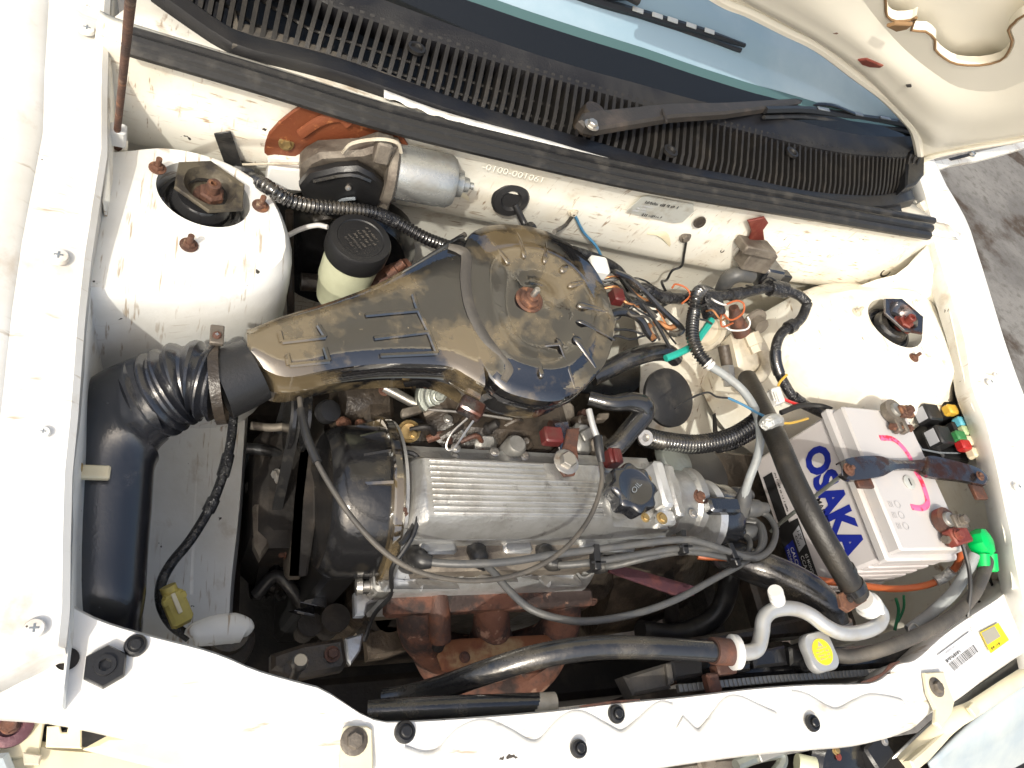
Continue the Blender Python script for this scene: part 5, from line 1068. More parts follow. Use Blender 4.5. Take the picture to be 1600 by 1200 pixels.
# ================================================================== FASTENERS, LABELS AND BRACKETS ON THE RADIATOR SUPPORT
SZ = zs-.0005
p = sup(165, 1043, .002)
hxp = thing('hex_plug', 'large black hexagonal plug on the radiator support', 'plug', p)
MB().lathe(p, V(0, 0, 1), [(.0152, 0), (.0152, .006), (.0140, .008), (.0065, .008), (.006, .010), (.0045, .010), (.004, .007), (.0001, .007)], 6).build('head', 'black_plastic', hxp)
MB().lathe(p, V(0, 0, 1), [(.0075, .0078), (.0072, .0105), (.0045, .0105), (.004, .008)], 20, (False, False)).build('socket', 'black_plastic', hxp)
def clip(x, y, rpx, label, m='black_plastic'):
    p = sup(x, y, .0025); r = rpx*mpp(p); t = thing('push_clip', label, 'clip', p, 'black push clips on the support')
    MB().lathe(p, V(0, 0, 1), [(r, 0), (r, .002), (r*.9, .004), (r*.7, .0045), (r*.66, .0035), (.0001, .0035)], 26).build('rim', m, t)
    MB().lathe(p, V(0, 0, 1), [(r*.55, .003), (r*.52, .0062), (r*.42, .007), (.0001, .007)], 10).build('pin', 'black_plastic', t)
clip(212, 1009, 17, 'black push clip beside the large hexagonal plug')
clip(632, 1144, 17, 'black push clip beside the cream bracket bolt')
clip(962, 1116, 14, 'black push clip behind the zigzag bead near the radiator bracket')
clip(903, 1170, 14, 'black push clip in front of the zigzag bead')
clip(1268, 1130, 13, 'black push clip in front of the radiator cap')
def bracket(pts, bolt, label):
    t = thing('headlight_bracket', label, 'bracket', P(*bolt, zs), 'headlight brackets')
    MB().prism([P(*a, zs+.001) for a in pts], V(0, 0, .005), .0015).build('tab', 'cream_plastic', t)
    MB().hexnut(P(*bolt, zs+.006), V(0, 0, 1), .0066, .006, 1.65).build('bolt', 'cast_dirty', t); return t
lb = bracket([(534, 1140), (540, 1135), (572, 1135), (580, 1140), (582, 1210), (528, 1210)], (553, 1158), 'cream bracket tab with grey bolt in the middle of the support')
rb_ = bracket([(1440, 1052), (1470, 1050), (1476, 1070), (1487, 1098), (1482, 1118), (1466, 1140), (1456, 1130), (1458, 1110), (1446, 1085)], (1463, 1074), 'cream bracket tab with dark bolt above the clear headlight')
# stickers
def sup_quad(pts, m, name, dz=.0022): return MB().add([P(*a, zs+dz) for a in pts], [tuple(range(len(pts)))]).build(name, m)
sq = [(1465, 1024), (1515, 987), (1535, 1016), (1490, 1052)]
so = sup_quad(sq, 'sticker_white', 'barcode_sticker'); tag(so, 'white barcode sticker on the radiator support', 'sticker')
def sp_(s, t, q, dz=.0026): 
    a = V(*q[0])*(1-s)*(1-t)+V(*q[1])*s*(1-t)+V(*q[2])*s*t+V(*q[3])*(1-s)*t; return P(a[0], a[1], zs+dz)
k = .06
while k < .9:
    w_ = random.choice((.008, .014, .022)); MB().add([sp_(k, .55, sq), sp_(k+w_, .55, sq), sp_(k+w_, .95, sq), sp_(k, .95, sq)], [(3, 2, 1, 0)]).build('bar', 'print_black', so); k += w_+random.choice((.012, .02))
u_ = sp_(1, .4, sq)-sp_(0, .4, sq); v_ = sp_(0, .0, sq)-sp_(0, .4, sq)
marks(sp_(.05, .50, sq), u_, v_, .034, .0042, 71, .0003, .9).build('lettering', 'print_black', so)
marks(sp_(.08, .18, sq), u_, v_, .032, .0028, 72, .0003).build('lettering', 'print_label_grey', so)
yq = [(1531, 988), (1560, 973), (1577, 1000), (1548, 1021)]
yo = sup_quad(yq, 'sticker_yellow', 'warning_sticker'); tag(yo, 'yellow warning sticker with grey panel on the radiator support', 'sticker')
MB().add([sp_(.04, .05, yq), sp_(.76, .05, yq), sp_(.76, .62, yq), sp_(.04, .62, yq)], [(3, 2, 1, 0)]).build('printed_panel', 'sticker_grey', yo)
marks(sp_(.1, .92, yq), sp_(1, .9, yq)-sp_(0, .9, yq), sp_(0, 0, yq)-sp_(0, .9, yq), .022, .0028, 73, .0003).build('lettering', 'print_black', yo)
# headlights and things in front of the support
hl = thing('headlight', 'clear ribbed headlight below the barcode sticker', 'headlight', P(1540, 1150, .60))
lens = [[P(*a, z) for a, z in zip(((1448, 1190), (1505, 1135), (1560, 1090), (1620, 1045), (1680, 1000)), (.75, .76, .77, .775, .775))], [P(*a, z) for a, z in zip(((1460, 1225), (1530, 1180), (1600, 1130), (1660, 1080), (1720, 1040)), (.72, .73, .74, .745, .745))], [P(*a, .66) for a in ((1480, 1280), (1560, 1250), (1650, 1200), (1720, 1150), (1780, 1100))]]
MB().sheet(lens, 4, 4).build('lens', 'lens_clear', hl, thick=.004)
MB().sheet([[p+V(0, .01, -.05) for p in r] for r in lens], 3, 3).build('reflector', 'pipe_alu', hl, thick=.002)
for s_ in np.linspace(0, .42, 22):
    a = catmull(lens[0], 8); b = catmull(lens[1], 8); i = int(s_*(len(a)-1)); i2 = min(len(a)-1, i)
    f_ = s_*(len(a)-1)-i; A_ = a[i2]*(1-f_)+a[min(i2+1, len(a)-1)]*f_; B_ = b[i2]*(1-f_)+b[min(i2+1, len(b)-1)]*f_
    MB().tube([A_*.9+B_*.1+V(0, 0, .0015), B_*.75+A_*.25+V(0, -.0, .0035)], .0009, 5, 2).build('flute', 'lens_clear', hl)
MB().tube([P(*a) for a in ((1412, 1196, .745), (1450, 1160, .765), (1490, 1124, .775), (1520, 1108, .780), (1570, 1075, .785), (1640, 1030, .785))], [.012, .012, .012, .010, .010, .010], 10, 5, flat=(.6, V(0, 0, 1))).build('housing_rim', 'cream_plastic', hl)
MB().box(P(1520, 1109, .79), V(.006, .003, 0), V(-.003, .006, 0), V(0, 0, .003), .001).build('lug', 'cream_plastic', hl)
MB().prism([P(*a, .765) for a in ((1410, 1190), (1428, 1175), (1478, 1130), (1486, 1140), (1440, 1190), (1418, 1208))], V(0, 0, .012), .002).build('arm', 'cream_plastic', hl)
hl2 = thing('headlight', 'cream headlight housing below the large hexagonal plug', 'headlight', P(120, 1180, .60))
MB().prism([P(*a, .74) for a in ((-40, 1150), (10, 1156), (60, 1160), (90, 1168), (200, 1176), (300, 1190), (420, 1215), (420, 1260), (-40, 1260))], V(0, 0, .02), .004).build('housing', 'cream_plastic', hl2)
MB().prism([P(*a, .775) for a in ((130, 1172), (170, 1150), (250, 1150), (330, 1165), (420, 1195), (440, 1220), (300, 1215), (200, 1190))], V(0, 0, .01), .004).build('top_cover', 'cream_plastic', hl2)
MB().prism([P(*a, .77) for a in ((74, 1136), (94, 1134), (97, 1145), (105, 1145), (108, 1134), (128, 1132), (128, 1170), (72, 1168))], V(0, 0, .004), .001).build('clip_plate', 'cream_plastic', hl2)
MB().prism([P(*a, .765) for a in ((36, 1176), (66, 1180), (62, 1196), (38, 1196))], V(0, 0, .004), .001).build('lug', 'beige_metal', hl2)
MB().prism([P(*a, .745) for a in ((-20, 1184), (20, 1182), (40, 1230), (-20, 1240))], V(0, 0, .03), .004).build('lens', 'lens_clear', hl2)
ab = thing('adjuster_bolt', 'maroon headlight adjuster bolt at the fender corner', 'bolt', P(16, 1133, .765))
MB().lathe(P(16, 1133, .765), V(0, 0, 1), [(.016, 0), (.016, .004), (.012, .006), (.009, .006), (.008, .003), (.0001, .003)], 22).build('washer', 'purple_rust', ab)
MB().hexnut(P(16, 1133, .769), V(0, 0, 1), .006, .005, 1.1).build('nut', 'rust_dark', ab)
MB().box(P(30, 1140, .76), V(.016, 0, 0), V(0, .02, 0), V(0, 0, .003), .001).build('plate', 'cream_plastic', ab)
hw = MB().tube([P(*a, .74) for a in ((50, 1165), (80, 1140), (110, 1122))], .006, 8, 4); solo('corner_wire', hw, 'wire_black', 'black wire behind the cream headlight clip', 'wire')
# latch and horn parts visible below the support edge
lt = thing('hood_latch', 'grey bonnet latch linkage under the edge of the support', 'latch', P(1220, 1185, .74))
MB().box(P(1215, 1170, .785), V(.030, .004, 0), V(-.001, .006, 0), V(0, 0, .004), .001).build('plate', 'alu_dull', lt)
MB().tube([P(*a, .78) for a in ((1150, 1196), (1180, 1184), (1215, 1178), (1222, 1190), (1210, 1210))], .006, 8, 5).build('lever', 'zinc', lt)
MB().lathe(P(1245, 1192, .765), unit(V(.8, -.3, .3)), [(.010, 0), (.010, .02)], 14).build('spring_seat', 'bottle_plastic', lt)
hr_ = thing('horn', 'black horn disc with brass nut below the support', 'horn', P(1300, 1190, .68))
MB().lathe(P(1300, 1196, .73), unit(V(.1, -.4, 1)), [(.045, 0), (.047, .006), (.038, .016), (.015, .02), (.001, .02)], 36).build('disc', 'black_paint', hr_)
fast(1306, 1172, .756, 8, 'brass', hr_); fast(1310, 1182, .756, 6, 'red_rust', hr_)
h2 = thing('horn_relay', 'square black relay with two round eyelets beside the horn', 'relay', P(1370, 1180, .70))
MB().box(P(1366, 1176, .745), V(.018, .008, 0), V(-.006, .014, 0), V(0, 0, .010), .003).build('body', 'black_plastic', h2)
fast(1382, 1158, .755, 7, 'steel', h2)
MB().tube([P(*a, .74) for a in ((1310, 1190), (1330, 1178), (1360, 1180))], .0025, 6, 4).build('wire', 'wire_red', h2)
lw = MB().prism([P(*a, .74) for a in ((1030, 1200), (1120, 1186), (1160, 1186), (1150, 1215), (1030, 1215))], V(0, 0, .01), .003); lw.hexnut(P(1102, 1192, .75), V(0, 0, 1), .008, .01, 1.4)
solo('latch_bracket', lw, 'cast_dirty', 'dirty steel latch bracket below the middle of the support', 'bracket')
# ================================================================== HOSES
def hose(name, pts, rpx, m, label, cat='hose', group=None, n=14, sub=7, corr=None, extra=None, r=None):
    c = PP(pts); mid = c[len(c)//2]
    if r is None: r = [q*mpp(mid) for q in rpx] if isinstance(rpx, (list, tuple)) else rpx*mpp(mid)
    b = MB().tube(c, r, n, sub, corr=corr)
    if not extra: return solo(name, b, m, label, cat, group)
    t = thing(name, label, cat, V(c[0][0], c[0][1], min(p[2] for p in c)-.01), group); b.build('hose', m, t); extra(t, c); return t
def clampf(at, to, rpx, m, name='clamp', w=.006):
    def f(t):
        a, b = P(*at), P(*to); d = unit(b-a); r = rpx*mpp(a)
        MB().tube([a-d*w, a+d*w], r, 24, 2).build(name, m, t)
    return f
def ex(*fs): return lambda t, c: [f(t) for f in fs]
hose('air_con_hose', [(1168, 592, .80), (1186, 628, .84), (1215, 690, .878), (1240, 750, .885), (1275, 820, .885), (1315, 890, .87), (1340, 930, .855)], 18, 'ac_hose', 'thick dusty black hose crossing in front of the OSAKA battery', n=20,
     extra=ex(clampf((1332, 917, .860), (1340, 930, .855), 20, 'black_paint', w=.005), clampf((1318, 893, .868), (1340, 930, .855), 19.5, 'rubber', 'band', .004)))
def apipe(t, c):
    a = P(1356, 945, .845); d = unit(P(1340, 930, .855)-a)
    MB().lathe(P(1362, 950, .842), d, [(.012, 0), (.015, .003), (.0155, .010), (.013, .012), (.013, .022), (.0125, .024)], 22).build('collar', 'white_plastic', t)
    b = P(1155, 1019, .835); MB().lathe(b, unit(P(1120, 1019, .83)-b), [(.010, 0), (.0175, .002), (.018, .008), (.015, .010)], 22).build('collar', 'white_plastic', t)
    v = P(1214, 935, .840); ad = unit(P(1208, 912, .865)-P(1217, 945, .835))
    MB().lathe(P(1217, 945, .838), ad, [(.006, 0), (.006, .008), (.0085, .009), (.0085, .016), (.007, .017), (.007, .019), (.0085, .020), (.0085, .028), (.0075, .03), (.001, .03)], 16).build('service_valve', 'white_plastic', t)
hose('air_con_pipe', [(1140, 1020, .834), (1170, 1019, .834), (1184, 1012, .834), (1190, 990, .834), (1194, 966, .836), (1210, 953, .837), (1240, 951, .837), (1265, 960, .837), (1290, 978, .836), (1315, 989, .836), (1345, 988, .836), (1370, 978, .838), (1378, 962, .840), (1368, 944, .842)], 11.5, 'pipe_alu', 'bare aluminium pipe bent around the radiator cap', 'pipe', n=18, extra=apipe)
cr = thing('pipe_clamp', 'rusty brown clamp at the joint of hose and alloy pipe', 'clamp', P(1320, 940, .83))
MB().prism([P(*a, .852) for a in ((1306, 930), (1330, 914), (1352, 920), (1350, 940), (1322, 958), (1310, 950))], V(0, 0, .005), .001).build('plate', 'rust', cr)
fast(1328, 936, .858, 6, 'soot', cr)
hose('air_con_hose', [(600, 1092, .70), (640, 1086, .715), (690, 1074, .745), (760, 1050, .785), (840, 1026, .812), (930, 1012, .826), (1030, 1013, .832), (1130, 1019, .833)], [17, 18, 19, 19, 19, 18.5, 18, 18], 'hose_black', 'glossy black hose sweeping across the exhaust manifold', n=22,
     extra=ex(clampf((1128, 1018, .833), (1140, 1019, .833), 20.5, 'rust_dark', w=.012)))
jb = MB().box(P(1130, 1046, .80), V(.013, 0, 0), V(0, .006, 0), V(0, 0, .008), .002); jb.box(P(1112, 1068, .80), V(.008, 0, 0), V(0, .010, 0), V(0, 0, .006), .002)
solo('hose_stay', jb, 'rust_dark', 'small rusty stay under the joint of the sweeping hose', 'bracket')
def taped(t, c):
    d = unit(c[-1]-c[0])
    for s_ in (.12, .26, .40, .52): 
        p = c[0]+(c[-1]-c[0])*s_; MB().tube([p, p+d*.003], 18.5*mpp(p), 20, 1).build('band', 'rubber', t)
    p = P(842, 1100, .79); MB().tube([p-d*.012, p+d*.016], 17*mpp(p), 20, 2).build('end_sleeve', 'beige_metal', t)
hose('coolant_pipe', [(575, 1112, .772), (640, 1108, .782), (720, 1104, .788), (800, 1101, .79), (845, 1099, .79)], 17, 'hose_black', 'short black banded pipe lying behind the support edge', n=20, extra=taped)
hose('radiator_hose', [(1105, 850, .70), (1140, 868, .735), (1180, 885, .755), (1225, 902, .765), (1262, 922, .768), (1290, 948, .765), (1305, 980, .755)], [24, 27, 28, 27, 27, 26, 24], 'hose_black', 'fat wet black radiator hose ending beside the radiator cap', n=22,
     extra=ex(clampf((1304, 974, .757), (1305, 980, .755), 26, 'steel', w=.003)))
hose('overflow_hose', [(1298, 1022, .80), (1330, 1026, .808), (1380, 1014, .822), (1440, 990, .832), (1490, 962, .838), (1520, 930, .842), (1535, 900, .845), (1545, 870, .848)], 11, 'rubber_dusty', 'thin black overflow hose running to the green cap', n=14, r=.0082)
hose('washer_hose', [(1420, 985, .76), (1455, 958, .78), (1490, 925, .81), (1512, 890, .835), (1522, 866, .846)], 9, 'light_grey_rubber', 'pale translucent washer tube rising to the green cap', n=12)
hose('breather_hose', [(920, 622, .80), (955, 630, .808), (985, 628, .81), (1004, 634, .808), (1005, 648, .80), (985, 672, .79), (965, 695, .78), (948, 705, .772)], [11, 12, 15, 17, 17, 16, 16, 15], 'hose_black', 'bent black breather hose beside the air cleaner bowl', n=16)
hose('heater_hose', [(925, 590, .78), (955, 575, .79), (985, 560, .80), (1020, 550, .80), (1045, 552, .795), (1056, 562, .785)], [14, 14, 15, 15, 14, 12], 'hose_black', 'short black heater hose behind the air cleaner rim', n=16)
hose('wiring_conduit', [(1005, 682, .775), (1040, 690, .77), (1090, 694, .768), (1140, 684, .775), (1175, 664, .785), (1190, 650, .79)], 14, 'hose_black', 'black corrugated conduit between gearbox and battery', 'conduit', n=16, corr=(.0052, .0011),
     extra=lambda t, c: MB().lathe(P(1007, 684, .79), unit(V(-.2, -.5, 1)), [(.010, 0), (.010, .004), (.005, .004), (.005, 0)], 18).build('terminal', 'steel', t))
hose('wiring_conduit', [(1120, 700, .765), (1150, 692, .77), (1185, 672, .78), (1200, 655, .785)], 8, 'hose_black', 'second thinner corrugated conduit below the larger one', 'conduit', n=12, corr=(.004, .0007))
hose('lower_hose', [(1130, 850, .66), (1140, 900, .62), (1120, 960, .58), (1060, 990, .55), (1000, 985, .55)], 16, 'rubber', 'dark hose deep in the shade right of the manifold', n=14)
hose('lower_hose', [(1040, 890, .60), (1046, 930, .57), (1050, 970, .54)], 12, 'soot', 'sooty upright hose below the purple stay', n=12)
cs = MB().prism([P(*q, .60) for q in ((1110, 690), (1122, 690), (1146, 750), (1150, 775), (1136, 775), (1130, 740))], V(0, 0, .008), .002)
solo('floor_stay', cs, 'bay_paint', 'slim cream stay running down behind the distributor', 'stay')
gapc = MB().prism([P(*q, .70) for q in ((1113, 648), (1117, 646), (1121, 682), (1114, 690))], V(0, 0, .002)); solo('floor_slot', gapc, 'soot', 'narrow dark slot in the cream floor beside the conduit', 'slot')

# ================================================================== LEADS AND WIRES
LEADS = 'ignition leads'
def plug(px, py, z, toward):
    p = P(px, py, z); d = unit(P(*toward)-p)
    return p, d
def lead(pts, rpx, label, boot=None, m='grey_rubber'):
    c = PP(pts); r = rpx*mpp(c[len(c)//2]); t = thing('spark_plug_lead', label, 'lead', c[0]-V(0, 0, .03), LEADS)
    MB().tube(c, r, 12, 7).build('cable', m, t)
    if boot:
        p = P(*boot); a = unit(V(-.1, -.25, 1))
        MB().lathe(p-a*.03, a, [(.017, .010), (.0185, .016), (.0185, .021), (.013, .026), (.0115, .036), (.009, .04)], 24).build('seal', 'rubber', t)
        d = unit(c[1]-c[0]); MB().tube([p+a*.004, p*.4+c[0]*.6+a*.004, c[0], c[0]+d*.010], [.0105, .0105, .0095, .0065], 14, 4).build('boot', 'rubber', t)
lead([(660, 876, .765), (690, 880, .772), (740, 881, .782), (800, 877, .79), (870, 866, .798), (960, 855, .803), (1050, 844, .806), (1090, 846, .806), (1140, 862, .802), (1178, 872, .79), (1203, 858, .78), (1212, 830, .77), (1200, 806, .762), (1178, 797, .755)], 5.6, 'grey spark plug lead from the plug nearest the timing drum', (645, 868, .745))
lead([(750, 876, .755), (770, 893, .765), (795, 922, .775), (830, 952, .785), (880, 968, .79), (930, 970, .795), (1000, 957, .80), (1060, 935, .80), (1115, 905, .795), (1160, 880, .785), (1188, 855, .775), (1186, 820, .76), (1170, 808, .752)], 5.8, 'grey spark plug lead drooping over the exhaust manifold', (742, 862, .745))
lead([(862, 880, .755), (880, 883, .765), (930, 878, .780), (1000, 866, .79), (1060, 857, .795), (1110, 857, .795), (1155, 866, .79), (1182, 866, .78), (1194, 845, .77), (1188, 820, .76), (1165, 815, .75)], 5.4, 'grey spark plug lead from the plug beside the red bolt', (848, 864, .745))
lead([(935, 885, .75), (960, 884, .765), (1010, 872, .785), (1070, 862, .79), (1130, 870, .79), (1160, 874, .78), (1172, 850, .765), (1160, 830, .75)], 5, 'grey spark plug lead from the plug nearest the distributor', (925, 870, .74))
for x, y, d in ((1066, 848, 1), (930, 872, 1), (1144, 868, -1)):
    p = P(x, y, .80); o = MB().box(p, V(.004, 0, 0), V(.002*d, .014, 0), V(0, 0, .006), .001).box(p+V(0, -.006, .005), V(.009, 0, 0), V(0, .0012, 0), V(0, 0, .001), .0003).build('lead_separator', 'black_plastic'); tag(o, {1066: 'black comb clip on the plug leads beside the distributor housing', 930: 'black comb clip on the plug leads above the purple stay', 1144: 'black comb clip where the plug leads turn to the distributor'}[x], 'clip', 'lead separators')
ct = thing('coil_lead', 'pale grey coil lead with ribbed black sleeve by the battery', 'lead', P(1150, 700, .75), LEADS)
cc = [fw(1104, 440, .036), P(1093, 455, .868), P(1084, 490, .862), P(1082, 525, .858), P(1092, 552, .856), P(1108, 570, .855)]
MB().tube(cc, .0078, 14, 8, corr=(.0042, .0012)).build('sleeve', 'hose_black', ct)
MB().tube([P(1104, 566, .856), P(1112, 573, .856)], .0075, 12, 2).build('sleeve_end', 'white_plastic', ct)
MB().tube([P(*a) for a in ((1110, 572, .856), (1135, 588, .857), (1162, 612, .857), (1182, 645, .855), (1188, 680, .848), (1183, 715, .835), (1170, 750, .815), (1160, 785, .79))], .0056, 12, 7).build('cable', 'light_grey_rubber', ct)
MB().lathe(P(1166, 762, .805), unit(P(1158, 796, .778)-P(1166, 762, .805)), [(.0065, 0), (.009, .01), (.0105, .02), (.0105, .04)], 14).build('boot', 'grey_rubber', ct)
# speedometer / choke cable loop over the valve cover
kc = thing('control_cable', 'thin black control cable looping over the front of the engine', 'cable', P(700, 905, .80))
MB().tube([P(*a) for a in ((468, 622, .84), (474, 665, .845), (492, 715, .85), (520, 765, .85), (555, 815, .848), (600, 862, .845), (650, 892, .842), (710, 906, .84), (775, 905, .84), (835, 888, .842), (885, 855, .846), (922, 808, .85), (940, 755, .855), (938, 715, .858))], .0026, 10, 8).build('sheath', 'rubber_dusty', kc)
MB().tube([P(940, 722, .858), P(936, 700, .862), P(934, 682, .864)], [.004, .0052, .0052], 12, 3).build('sleeve', 'rubber', kc)
MB().tube([P(933, 684, .864), P(926, 664, .866), P(920, 640, .868)], .0036, 10, 3).build('ferrule', 'pipe_alu', kc)
MB().tube([P(*a) for a in ((470, 640, .842), (480, 684, .848), (496, 722, .851))], .0042, 10, 4).build('sleeve_end', 'rubber', kc)
kb = MB().tube([P(*a) for a in ((654, 730, .79), (657, 780, .79), (648, 830, .785), (630, 862, .775), (612, 890, .76), (610, 930, .72), (585, 960, .68), (570, 1000, .62))], .0025, 8, 6)
solo('sensor_wire', kb, 'wire_black', 'thin black wire hugging the edge of the timing drum', 'wire')
# harnesses
def harness(name, pts, rpx, m, label, wraps=(), corr=None):
    c = [p if isinstance(p, np.ndarray) else P(*p) for p in pts]; r = rpx*mpp(c[len(c)//2])
    t = thing(name, label, 'wiring harness', V(*c[0][:2], min(q[2] for q in c)-.01)); MB().tube(c, r, 12, 7, corr=corr).build('loom', m, t)
    for (k, L_, rr, mm) in wraps:
        a = resample(catmull(c, 7), 100); i = int(k*95); MB().tube(a[i:i+max(3, L_)], rr*mpp(a[i]), 10, 1).build('tape_wrap', mm, t)
    return t
harness('wiring_harness', [fw(885, 372, .03), fw(925, 386, .03), fw(955, 402, .035), fw(975, 432, .04), P(1005, 450, .855), P(1035, 464, .85), P(1075, 466, .85), P(1120, 463, .852), P(1160, 458, .855), P(1205, 450, .86), P(1245, 460, .862), P(1262, 474, .86)], 8.5, 'tape', 'taped black wiring harness along the right of the firewall', ((.30, 8, 11, 'tape'), (.52, 8, 10.5, 'tape'), (.66, 8, 12, 'tape'), (.78, 5, 10, 'tape'), (.92, 6, 13, 'tape')))
harness('wiring_harness', [P(1262, 474, .86), P(1250, 500, .85), P(1222, 520, .84), P(1212, 545, .83), P(1214, 572, .82), P(1226, 600, .81), P(1245, 625, .80), P(1290, 648, .79)], 8, 'tape', 'black harness curving down beside the strut tower to the battery', ((.2, 6, 11, 'tape'), (.45, 14, 9.5, 'hose_black'), (.75, 8, 10, 'tape')))
harness('wiring_harness', [fw(366, 246, .008), fw(385, 262, .018), P(415, 290, .885), P(450, 312, .88), P(490, 322, .875), P(540, 326, .872), P(585, 332, .868), P(625, 350, .86), P(665, 372, .85), P(700, 385, .84)], 10, 'hose_black', 'ribbed black harness from the wiper motor past the reservoir', ((.02, 5, 13, 'rubber'), (.75, 8, 11, 'tape')), corr=(.0048, .0009))
harness('wiring_harness', [P(366, 630, .70), P(362, 680, .70), P(352, 730, .70), P(332, 785, .70), P(300, 840, .695), P(268, 880, .69), P(252, 912, .69), P(252, 945, .69), P(268, 975, .69), P(296, 996, .685)], 8, 'tape', 'black taped harness hanging down the white apron', ((.25, 10, 9.5, 'tape'), (.45, 6, 9.8, 'tape')))
cn = thing('loom_connector', 'yellowed plastic connector on the apron harness', 'connector', P(268, 940, .68))
cd0, cd1 = P(262, 916, .715), P(284, 968, .70); cdd = unit(cd1-cd0)
MB().tube([cd0, cd0+(cd1-cd0)*.38], .0075, 12, 2).build('plug', 'yellow_plastic', cn)
MB().box(cd0+(cd1-cd0)*.68, cdd*.016, unit(np.cross(V(0, 0, 1), cdd))*.010, V(0, 0, .009), .003).build('socket', 'yellow_plastic', cn)
MB().box(cd0+(cd1-cd0)*.45+V(0, 0, .006), cdd*.003, unit(np.cross(V(0, 0, 1), cdd))*.011, V(0, 0, .004), .001).build('collar', 'yellow_plastic', cn)
MB().box(cd0+(cd1-cd0)*.6+V(0, 0, .010), cdd*.010, unit(np.cross(V(0, 0, 1), cdd))*.002, V(0, 0, .0015), .0005).build('latch', 'cream_plastic', cn)
tie = MB().box(fw(357, 225, .012), V(.008, 0, .004)*1.0, unit(V(.4, -.1, -1))*.022, FWN*.0012, .0005); tie.box(fw(380, 252, .02), V(.012, 0, 0), gv*.008, FWN*.010, .003)
solo('cable_clip', tie, 'rubber', 'black strap clip standing up at the start of the harness', 'clip')
def wire(pts, m, label, r=.0015, name='wire', cat='wire', group=None):
    c = [p if isinstance(p, np.ndarray) else P(*p) for p in pts]; return solo(name, MB().tube(c, r, 7, 7), m, label, cat, group)
wire([fw(345, 248, .012), fw(385, 244, .018), fw(430, 240, .022), fw(465, 234, .03)], 'beige_metal', 'thin bare wire reaching to the wiper motor connector', .0014)
wire([fw(1070, 372, .006), fw(1066, 390, .008), fw(1060, 408, .012), fw(1045, 414, .014), fw(1034, 425, .02), P(1034, 440, .86), P(1040, 455, .85)], 'wire_black', 'thin black earth lead curling down the firewall', .0019)
wire([fw(895, 330, .006), fw(880, 345, .01), P(866, 362, .89)], 'rubber_dusty', 'dark taped wire from the small earth bolt to the air cleaner', .0026)
wire([fw(896, 332, .006), fw(908, 355, .012), fw(925, 372, .02), fw(933, 392, .03), P(938, 405, .87)], 'wire_blue', 'blue and black vacuum wire beside the air cleaner rim', .002)
wire([(960, 425, .87), (985, 436, .865), (1010, 458, .86), (1035, 485, .855), (1056, 504, .85), (1066, 515, .845), (1058, 522, .84), (1045, 520, .835)], 'hose_black', 'thick black wire from the white valve to the copper joint', .0042)
wire([(930, 500, .84), (963, 488, .845), (985, 490, .845), (1002, 502, .84), (1012, 520, .835), (1022, 530, .83)], 'hose_black', 'curved black vacuum hose beside the air cleaner', .0055, 'vacuum_hose', 'hose')
wire([(1022, 530, .835), (1012, 512, .835), (1028, 505, .835), (1045, 512, .835), (1058, 508, .84)], 'copper_wire', 'bundle of stripped copper joint ends beside the firewall', .004)
wire([(925, 520, .835), (962, 515, .84), (985, 516, .84), (1004, 522, .84)], 'wire_black', 'thin black wire pair under the vacuum hose', .0016)
wire([(925, 530, .83), (962, 525, .835), (985, 530, .835), (1008, 524, .835)], 'wire_black', 'looped black wire below the vacuum hose pair', .0016)
wire([(1040, 560, .83), (1060, 552, .835), (1082, 540, .84), (1098, 520, .845), (1112, 500, .85)], 'wire_teal', 'teal cloth wrapped wire crossing behind the ribbed sleeve', .005)
wire([(1065, 475, .86), (1078, 462, .868), (1072, 450, .872), (1056, 444, .87), (1050, 450, .868)], 'wire_orange', 'thin orange wire looping over the harness', .0013)
wire([(1130, 478, .86), (1150, 470, .868), (1162, 475, .868), (1160, 490, .862), (1142, 500, .855), (1128, 490, .855), (1128, 510, .85), (1145, 505, .85)], 'wire_orange', 'tangle of orange wire around the brown sensor', .0014)
wire([(1128, 500, .85), (1140, 515, .845), (1165, 515, .84), (1172, 505, .84), (1168, 495, .842)], 'wire_white', 'pale wire looping round the brown sensor', .0013)
wire([(1055, 638, .82), (1080, 622, .83), (1105, 613, .84), (1120, 620, .845), (1140, 622, .85)], 'wire_black', 'thin black wire arching over the cream floor', .0014)
wire([(1138, 622, .85), (1160, 632, .86), (1185, 646, .87), (1208, 656, .89)], 'wire_blue', 'light blue wire running to the silver tape on the hose', .0017)
wire([(1212, 660, .90), (1235, 661, .895), (1262, 654, .885)], 'wire_yellow', 'short yellow wire from the silver tape to the battery', .0017)
st_ = MB().tube([P(1190, 668, .895), P(1200, 660, .902), P(1214, 656, .902), P(1222, 662, .895)], [.006, .009, .008, .003], 8, 4)
solo('tape_joint', st_, 'tape_silver', 'crumpled silver tape joint lying on the thick hose', 'tape')
wire([(1230, 585, .83), (1218, 598, .82), (1214, 612, .815)], 'wire_yellow', 'yellow wire entering the white plug beside the tower', .0018)
wire([(1222, 622, .81), (1235, 628, .81), (1248, 632, .805)], 'wire_red', 'short red wire under the white plug beside the tower', .0022)
wp = MB().box(P(1212, 620, .82), V(.009, .003, 0), V(-.003, .011, .002), V(0, 0, .007), .002)
for k in (-1, 0, 1): wp.box(P(1212, 620, .828)+V(.0045*k, 0, .0), V(.001, 0, 0), V(-.001, .007, .001), V(0, 0, .001), .0003)
solo('white_plug', wp, 'white_plastic', 'small white ribbed plug beside the strut tower harness', 'connector')
wire([(1220, 645, .80), (1250, 634, .81), (1280, 634, .82), (1300, 640, .83)], 'wire_black', 'black cable passing behind the battery corner', .004, 'cable', 'cable')
wire([(1090, 868, .76), (1110, 870, .765), (1135, 871, .765)], 'wire_orange', 'short stretch of red orange cable below the plug leads', .0045, 'cable', 'cable')
